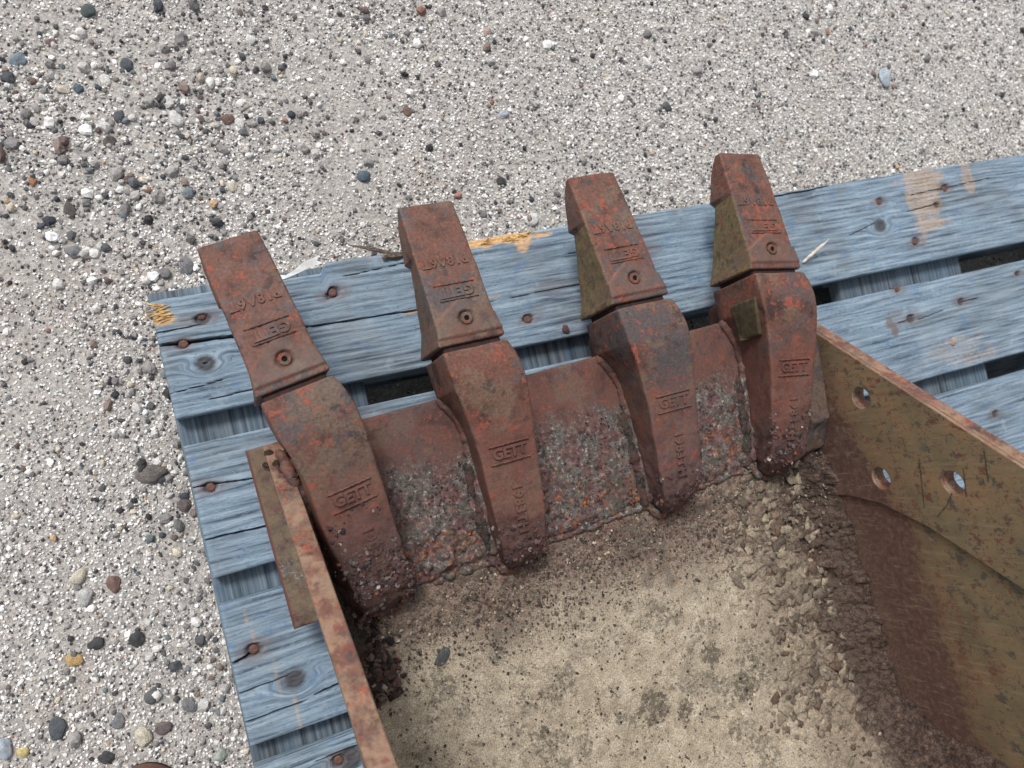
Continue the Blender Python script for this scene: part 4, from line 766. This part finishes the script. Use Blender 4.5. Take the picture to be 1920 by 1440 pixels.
# olive bare notch panel on the left flank of the fourth adapter
# weld seams: rippled beads
WELD = rust_mat('weld_rust', seed=30., red=.3, grey=.55, tan=.3, orange=.4)
def bead(pts, r, seed, mat=WELD, amp=1.0, name='weld_seam', lab=None):
    pts = np.array(pts, float); L = np.concatenate([[0], np.cumsum(np.linalg.norm(np.diff(pts, axis=0), axis=1))]); n = max(8, int(L[-1] / .0016)); t = np.linspace(0, L[-1], n)
    c = np.stack([np.interp(t, L, pts[:, k]) for k in range(3)], 1); d = np.gradient(c, axis=0); d /= np.linalg.norm(d, axis=1)[:, None]; up = np.array([0, 0, 1.]); s = np.cross(d, up); s /= np.linalg.norm(s, axis=1)[:, None]; u = np.cross(s, d)
    N = 14; a = np.linspace(0, 2 * np.pi, N + 1)[:-1]; rr = r * (1 + .10 * np.sin(t / .0035 + 2 * np.sin(t * 90))) * np.clip(np.minimum(t, L[-1] - t) / (r * 1.2), .15, 1) ** .5
    V = (c[:, None] + rr[:, None, None] * (np.cos(a)[None, :, None] * s[:, None] + np.sin(a)[None, :, None] * u[:, None])).reshape(-1, 3)
    k = np.arange(N); k2 = (k + 1) % N; F = np.concatenate([np.stack([i * N + k, i * N + k2, (i + 1) * N + k2, (i + 1) * N + k], 1) for i in range(n - 1)])
    me = mesh_np(name, V, F); displace(me, lambda c_: amp * (.0016 * fbm(c_, 90, 4, seed) + .0005 * fbm(c_, 350, 2, seed))); return link(name, me, bk, [mat], label=lab)
CRUST = lip_mat()
def P_(i, x, y, z): return tuple(place(np.array([[x, y, z]]), i)[0])
for i in range(4):
    if i: bead([P_(i, -.030, .0, .000), P_(i, -.018, -.018, .002), P_(i, -.009, -.045, .002), P_(i, -.009, -.10, .002), P_(i, -.010, -.15, .002), P_(i, -.010, -.19, .001)], .0066, 60 + i, CRUST, 2.0)
    if i < 3: bead([P_(i, .047, .0, .001), P_(i, .0495, -.05, .001), P_(i, .0475, -.12, .001), P_(i, .043, -.185, .001)], .0040, 70 + i, CRUST, 1.6)
    bead([P_(i, -.018, -.188, .0), P_(i, -.006, -.204, -.002), P_(i, .010, -.211, -.004), P_(i, .026, -.206, -.002), P_(i, .041, -.188, 0)], .0050, 80 + i, CRUST, 1.8)
bead([(-.322, -.012, .050), (-.3165, -.035, .066), (-.313, -.065, .058), (-.310, -.10, .036), (-.308, -.14, .018), (-.308, -.19, .006)], .0060, 91, WELD, 2.2, lab='ragged weld between the left adapter and the side plate')
bead([(.3455, -.03, .006), (.3455, -.09, .006), (.3455, -.19, .004)], .0065, 93, CRUST)

DARKC = M('dark_crust', .9, .25); n_ = DARKC.noise(140, 7, .8); n2_ = DARKC.noise(420, 3, .7); c_ = DARKC.ramp(n_, [(.34, sr(20, 20, 18)), (.46, sr(48, 46, 41)), (.54, sr(74, 66, 60)), (.60, sr(46, 45, 39)), (.70, sr(128, 122, 114))]); c_ = DARKC.mix(DARKC.mr(n2_, .62, .7), c_, sr(150, 142, 134)); c_ = DARKC.mix(DARKC.mr(DARKC.noise(60, 5, .7), .48, .56), c_, sr(84, 60, 56)); DARKC.col(c_); DARKC.bump(n_, .9, .003)
for i in range(4):
    if i: bead([P_(i, -.016, -.075, -.001), P_(i, -.015, -.12, .001), P_(i, -.016, -.16, .001), P_(i, -.018, -.196, -.003)], .0064, 160 + i, DARKC.m, 3.6, name='crust_seam')
bead([(-.306, -.10, .004), (-.303, -.15, .003), (-.300, -.20, -.002), (-.296, -.25, -.012)], .012, 190, DARKC.m, 4.0, name='crust_seam')
bead([(.322, -.165, .004), (.330, -.20, -.002), (.336, -.245, -.006)], .011, 191, DARKC.m, 3.6, name='crust_seam')
bead([(-.314, -.192, -.003), (-.22, -.1935, -.005), (-.13, -.194, -.005), (0, -.194, -.005), (.12, -.194, -.005), (.24, -.193, -.005), (.30, -.192, -.004)], .0042, 192, CRUST, 2.6, name='crust_seam')
# olive patch on the left flank of the fourth adapter
Tq = np.linspace(.012, -.034, 24); z = np.ones(24); V, F, n, m = loft(Tq, np.interp(-Tq, [-.012, .0, .034], [-.0372, -.0362, -.0300]), -.020 * z, np.interp(-Tq, [-.012, .0, .034], [-.0352, -.0330, -.0250]), -.028 * z, np.interp(-Tq, [-.012, .034], [.084, .074]), .030 * z, .0015, .0015, .0015); V = place(V, 3); me = mesh_np('flank_patch', V, F); cap(me, n, m); displace(me, lambda c: .0005 * fbm(c, 90, 3, 5))
link('flank_patch', me, AD[3], [simple('olive_patch', sr(58, 50, 38), sr(86, 76, 56), 120)], label='olive-brown patch left bare on the flank')
# filler bar between the fourth adapter and the right side plate
GRB = simple('grey_green_bar', sr(92, 84, 80), sr(128, 130, 128), 70)
T = np.linspace(-.052, -.196, 80); z = np.ones(80)
V, F, n, m = loft(T, np.interp(-T, [.052, .196], [.3235, .3120]), .3455 * z, np.interp(-T, [.052, .196], [.3235, .312]), .3455 * z, smooth1(np.interp(-T, [.05, .07, .16, .165, .196], [.064, .062, .044, .036, .018]), 2), -.004 * z, .004, .004, .005)
me = mesh_np('filler_bar', V, F); cap(me, n, m); displace(me, lambda c: .0007 * fbm(c, 80, 4, 3) + (c[:, 1] < -.15) * .0022 * fbm(c, 110, 4, 5)); link('filler_bar', me, bk, [rust_mat('grey_bar_rust', seed=41., red=.1, grey=1.6, tan=1.0, orange=.1)], label='grey-green filler bar between the right adapter and the side plate')

# dark marker strokes on the inner face of the right plate
MK = simple('black_marker', sr(50, 50, 50), sr(96, 86, 68), 500)
for pts in [[(-0.2189, 0.1618), (-0.246, 0.1557), (-0.276, 0.1487)], [(-0.2125, 0.2471), (-0.2469, 0.2406)], [(-0.2306, 0.216), (-0.2628, 0.209)], [(-0.2586, 0.1922), (-0.2729, 0.1802), (-0.287, 0.1624)]]:
    pts = np.array(pts); V = []
    for q in range(24):
        t = q / 23 * (len(pts) - 1); k_ = min(int(t), len(pts) - 2); c = pts[k_] + (pts[k_ + 1] - pts[k_]) * (t - k_); d = pts[k_ + 1] - pts[k_]; d = d / np.hypot(*d); w_ = .0011 * (.5 + .6 * random.random()); nn_ = np.array([-d[1], d[0]]) * w_
        V += [(.34505, *(c - nn_)), (.34505, *(c + nn_))]
    link('marker_stroke', mesh_np('marker_stroke', np.array(V), np.array([(2 * q, 2 * q + 2, 2 * q + 3, 2 * q + 1) for q in range(23)])), bk, [MK])
# ------------------ crumbs, scale flakes and grit inside the bucket
def crumbs(name, n, region, zf, r0, r1, pal_, wts, flat=(.3, .7), label=None, sub=1, tilt=.5):
    x = rng.uniform(region[0], region[1], n); y = rng.uniform(region[2], region[3], n); z, keep = zf(x, y); k = rng.random(n) < keep; x, y, z = x[k], y[k], z[k]; m = len(x)
    r = r0 + (r1 - r0) * rng.random(m) ** 2.4; s = np.stack([r * rng.uniform(.8, 1.3, m), r * rng.uniform(.7, 1.1, m), r * rng.uniform(*flat, m)], 1)
    rt = np.stack([rng.normal(0, tilt, m), rng.normal(0, tilt, m), rng.uniform(0, 6.3, m)], 1); P = np.array([sr(*c)[:3] for c in pal_]); ci = rng.choice(len(P), m, p=np.array(wts) / sum(wts))
    return scatter(name, np.stack([x, y, z + r * .15], 1), s, rt, P[ci] * rng.uniform(.8, 1.15, (m, 1)), PEB, bk, sub=sub, nvar=8, label=label)
def z_lip(x, y):
    wob = .018 * fbm(p3(x, y), 26, 4, 3); k = sstep(-.068, -.09, y + wob); return .0018 * k + .0015 * fbm(p3(x, y), 60, 4, 8), k * (.25 + .75 * sstep(-.2, .3, fbm(p3(x, y), 22, 3, 88)))
RUSTP = [(38, 34, 32), (62, 50, 47), (90, 62, 58), (78, 70, 66), (104, 92, 86), (138, 126, 120), (150, 84, 48), (184, 112, 56), (78, 84, 92)]
crumbs('rust_scale', 4200, (-.31, .33, -.190, -.06), z_lip, .0004, .0020, RUSTP, [7, 9, 10, 8, 5, 1.5, .8, .3, 2], label='loose rust scale crusting the cutting edge')
crumbs('orange_scale', 700, (-.30, .33, -.192, -.12), lambda x, y: (.0022 + 0 * x, sstep(.0, .3, fbm(p3(x, y), 34, 3, 91)) * sstep(-.115, -.16, y)), .0010, .0036, [(124, 74, 44), (146, 88, 48), (170, 116, 66), (96, 60, 44), (64, 66, 72), (96, 98, 102), (128, 74, 58)], [2, 2, 1, 4, 6, 5, 4], label='orange and blue-grey flakes near the rear of the cutting edge')
def z_fl(x, y):
    n1 = fbm(p3(x, y), 10, 4, 41); z = -.020 + .0022 * n1 + np.maximum(0, x - .302) ** 2 * 17 + np.maximum(0, -.288 - x) ** 2 * 22 + .0155 * np.clip((y + .261) / .075, 0, 1)
    z = z + np.where(y < -.498, .11 - np.sqrt(np.maximum(.11 ** 2 - (y + .498) ** 2, 1e-9)), 0); return z + .0012, np.ones_like(x)
FLP = [(60, 54, 50), (84, 78, 72), (120, 110, 98), (150, 138, 120), (176, 162, 138), (92, 74, 66), (146, 94, 52), (176, 168, 152)]
def dn_band(x, y): z, k = z_fl(x, y); return z, sstep(-.33, -.21, y + .05 * fbm(p3(x, y), 14, 3, 2))
crumbs('floor_grit', 9000, (-.31, .34, -.34, -.188), dn_band, .0006, .0026, FLP, [8, 9, 8, 5, 3, 4, .15, .3], label='dark gritty crumbs behind the cutting edge')
crumbs('floor_crumbs', 2000, (-.31, .30, -.58, -.2), z_fl, .0005, .0022, FLP, [9, 7, 3, 2, 1, 2, .12, .2], label='scattered dark crumbs on the sandy floor')
def dn_cake(x, y): z, k = z_fl(x, y); n1 = fbm(p3(x, y), 10, 4, 41); return z + .0008, sstep(.15, .28, x + .06 * n1) * sstep(-.3, .25, fbm(p3(x, y), 20, 3, 99))
crumbs('mud_crumbs', 2400, (.12, .335, -.58, -.20), dn_cake, .0008, .0042, [(98, 90, 80), (112, 102, 90), (84, 76, 68), (72, 62, 56), (122, 112, 98), (82, 64, 56)], [5, 5, 4, 4, 2, 4], flat=(.25, .6), sub=1, tilt=.5, label='dried mud flakes by the right side plate')
def mud_plates():
    rs = np.random.default_rng(5); V = []; F = []; Cc = []; cols = [sr(*c)[:3] for c in [(128, 118, 104), (142, 130, 113), (112, 102, 90), (96, 86, 76), (150, 138, 120), (100, 84, 72)]]
    n = 0
    for _ in range(9000):
        x, y = rs.uniform(.10, .315), rs.uniform(-.60, -.20); p = sstep(.15, .25, np.array([x + .07 * float(fbm(np.array([[x, y, 0.]]), 10, 3, 41)[0])]))[0] * (1 - sstep(-.30, -.20, np.array([y]))[0] * .6)
        if rs.random() > p * (.16 + .84 * (fbm(np.array([[x, y, 0.]]), 24, 3, 12)[0] > .05)): continue
        n += 1
        if n > 560: break
        r = .0028 + .0095 * rs.random() ** 2.2; k = rs.integers(8, 13); a = np.sort(rs.uniform(0, 2 * np.pi, k)); rr = r * rs.uniform(.68, 1.12, k); el = rs.uniform(.55, 1.0); th = rs.uniform(.0007, .0020); ro = rs.uniform(0, 6.3)
        px = rr * np.cos(a); py = rr * el * np.sin(a); px, py = px * np.cos(ro) - py * np.sin(ro), px * np.sin(ro) + py * np.cos(ro)
        z0 = float(z_fl(np.array([x]), np.array([y]))[0][0]) + rs.uniform(-.0012, .0020); tx, ty = rs.normal(0, .12, 2); b = len(V)
        for q in range(k): V.append((x + px[q], y + py[q], z0 + tx * px[q] + ty * py[q]))
        for q in range(k): V.append((x + px[q] * .90, y + py[q] * .90, z0 + th * rs.uniform(.8, 1.1) + tx * px[q] + ty * py[q]))
        V.append((x, y, z0 + th * 1.15))
        for q in range(k): w_ = (q + 1) % k; F.append((b + q, b + w_, b + k + w_)); F.append((b + q, b + k + w_, b + k + q)); F.append((b + k + q, b + k + w_, b + 2 * k))
        c = np.array(cols[rs.integers(0, 6)]) * rs.uniform(.8, 1.1); Cc += [(*c, 1)] * (2 * k + 1)
    me = mesh_np('mud_plates', np.array(V), None, np.array(F)); t = me.attributes.new('pc', 'FLOAT_COLOR', 'POINT'); t.data.foreach_set('color', np.array(Cc, np.float32).ravel())
    m = M('dried_mud', .92, .15); n1 = m.noise(260, 5, .75); c = m.mix(1, m.at('pc', 'GEOMETRY', 'Color'), m.ramp(n1, [(.32, (.45, .45, .45, 1)), (.5, (1, 1, 1, 1)), (.68, (1.5, 1.48, 1.45, 1))]), 'MULTIPLY'); m.col(c); m.bump(n1, .7, .0012)
    link('mud_plates', me, bk, [m.m], smooth=False, kind='stuff', label='cracked plates of dried mud by the right side plate')
mud_plates()
def dn_l(x, y): z, k = z_fl(x, y); return z + .003, sstep(-.262, -.29, x + .02 * fbm(p3(x, y), 30, 3, 6))
crumbs('corner_scale', 1600, (-.315, -.245, -.30, -.10), lambda x, y: ((np.where(y > -.19, .004, z_fl(x, y)[0] + .003)), sstep(-.25, -.285, x + .02 * fbm(p3(x, y), 30, 3, 6))), .0015, .0055, [(40, 36, 34), (62, 52, 48), (88, 66, 60), (104, 88, 80), (150, 138, 128)], [6, 6, 5, 3, 1], flat=(.3, .7), label='dark flaky scale in the left corner')
def tail_scale():
    P = []; K = []
    for i in range(4):
        n = (2200, 420, 380, 800)[i]; T = rng.uniform(-.205, (-.085, -.135, -.15, -.115)[i], n); x = rng.uniform(-.022, .042, n) - (.012 * rng.random(n) if i == 0 else 0); k = rng.random(n) < sstep((-.075, -.125, -.14, -.10)[i], -.19, T + .03 * fbm(p3(x, T), 60, 3, 7)) * sstep(-.15, .15, fbm(p3(x + i, T), 70, 3, 17))
        T, x = T[k], x[k]; P.append(place(np.stack([x, T, adapter_top(T) + .0002], 1), i))
    P = np.concatenate(P); m = len(P); r = .0005 + .0028 * rng.random(m) ** 2.6; s_ = np.stack([r * rng.uniform(.8, 1.4, m), r * rng.uniform(.7, 1.1, m), r * rng.uniform(.25, .55, m)], 1); rt = np.stack([rng.normal(.3, .3, m), rng.normal(0, .3, m), rng.uniform(0, 6.3, m)], 1)
    C4 = np.array([sr(*c)[:3] for c in [(46, 38, 38), (70, 54, 54), (92, 68, 66), (84, 78, 76), (124, 112, 106), (164, 154, 146), (120, 72, 48)]]); ci = rng.choice(7, m, p=np.array([7, 9, 10, 5, 2, .4, 1.]) / 34.4)
    scatter('tail_scale', P, s_, rt, C4[ci] * rng.uniform(.8, 1.15, (m, 1)), PEB, bk, sub=1, nvar=8, label='flaking scale on the tails of the adapters')
tail_scale()
SPM = M('wet_weld_spatter', .12, .9); n_ = SPM.noise(120, 4, .6); SPM.col(SPM.ramp(n_, [(.4, sr(48, 38, 34)), (.6, sr(120, 96, 84))])); SPM.bump(n_, .8, .002); SPM.b.inputs['Metallic'].default_value = .6
for (x, y, z, r) in [(-.3225, -.030, .062, .0042), (-.3265, -.022, .048, .0036), (-.3180, -.036, .066, .0030), (-.3300, -.010, .020, .0040), (-.3140, -.040, .070, .0026), (-.3360, -.020, .006, .0030)]:
    o = link('weld_spatter', rock_mesh('weld_spatter', int(-x * 1e4), sub=3, amp=1.2), bk, [SPM.m]); o.location = (x, y, z); o.scale = (r * 1.3, r, r * .7)
# a few bigger loose flakes that can be told apart
for x, y, rx, ry, rz, rgb, lab in [(-.185, -.170, .0080, .0050, .0036, (70, 58, 60), 'dark oval rust flake on the scab between first and second adapters'), (-.208, -.277, .0075, .0115, .0022, (72, 74, 76), 'flat slate chip on the floor below the first adapter')]:
    z0 = .004 if y > -.19 else float(z_fl(np.array([x]), np.array([y]))[0][0]) - .0006
    B = lambda v: v
    mw = Matrix.Translation((0.41307, -0.18199, 0.05949)) @ (Rz(.0412) @ Rx(-.0324) @ Ry(.0085))
    o = lump('loose_flake', (0, 0, 0), (rx, ry, rz), rgb, int(abs(x * 9000)) + 300, lab, 'flake'); o.matrix_world = mw @ Matrix.Translation((x, y, z0)) @ Matrix.Rotation(x * 20, 4, 'Z') @ Matrix.Diagonal((rx, ry, rz, 1))
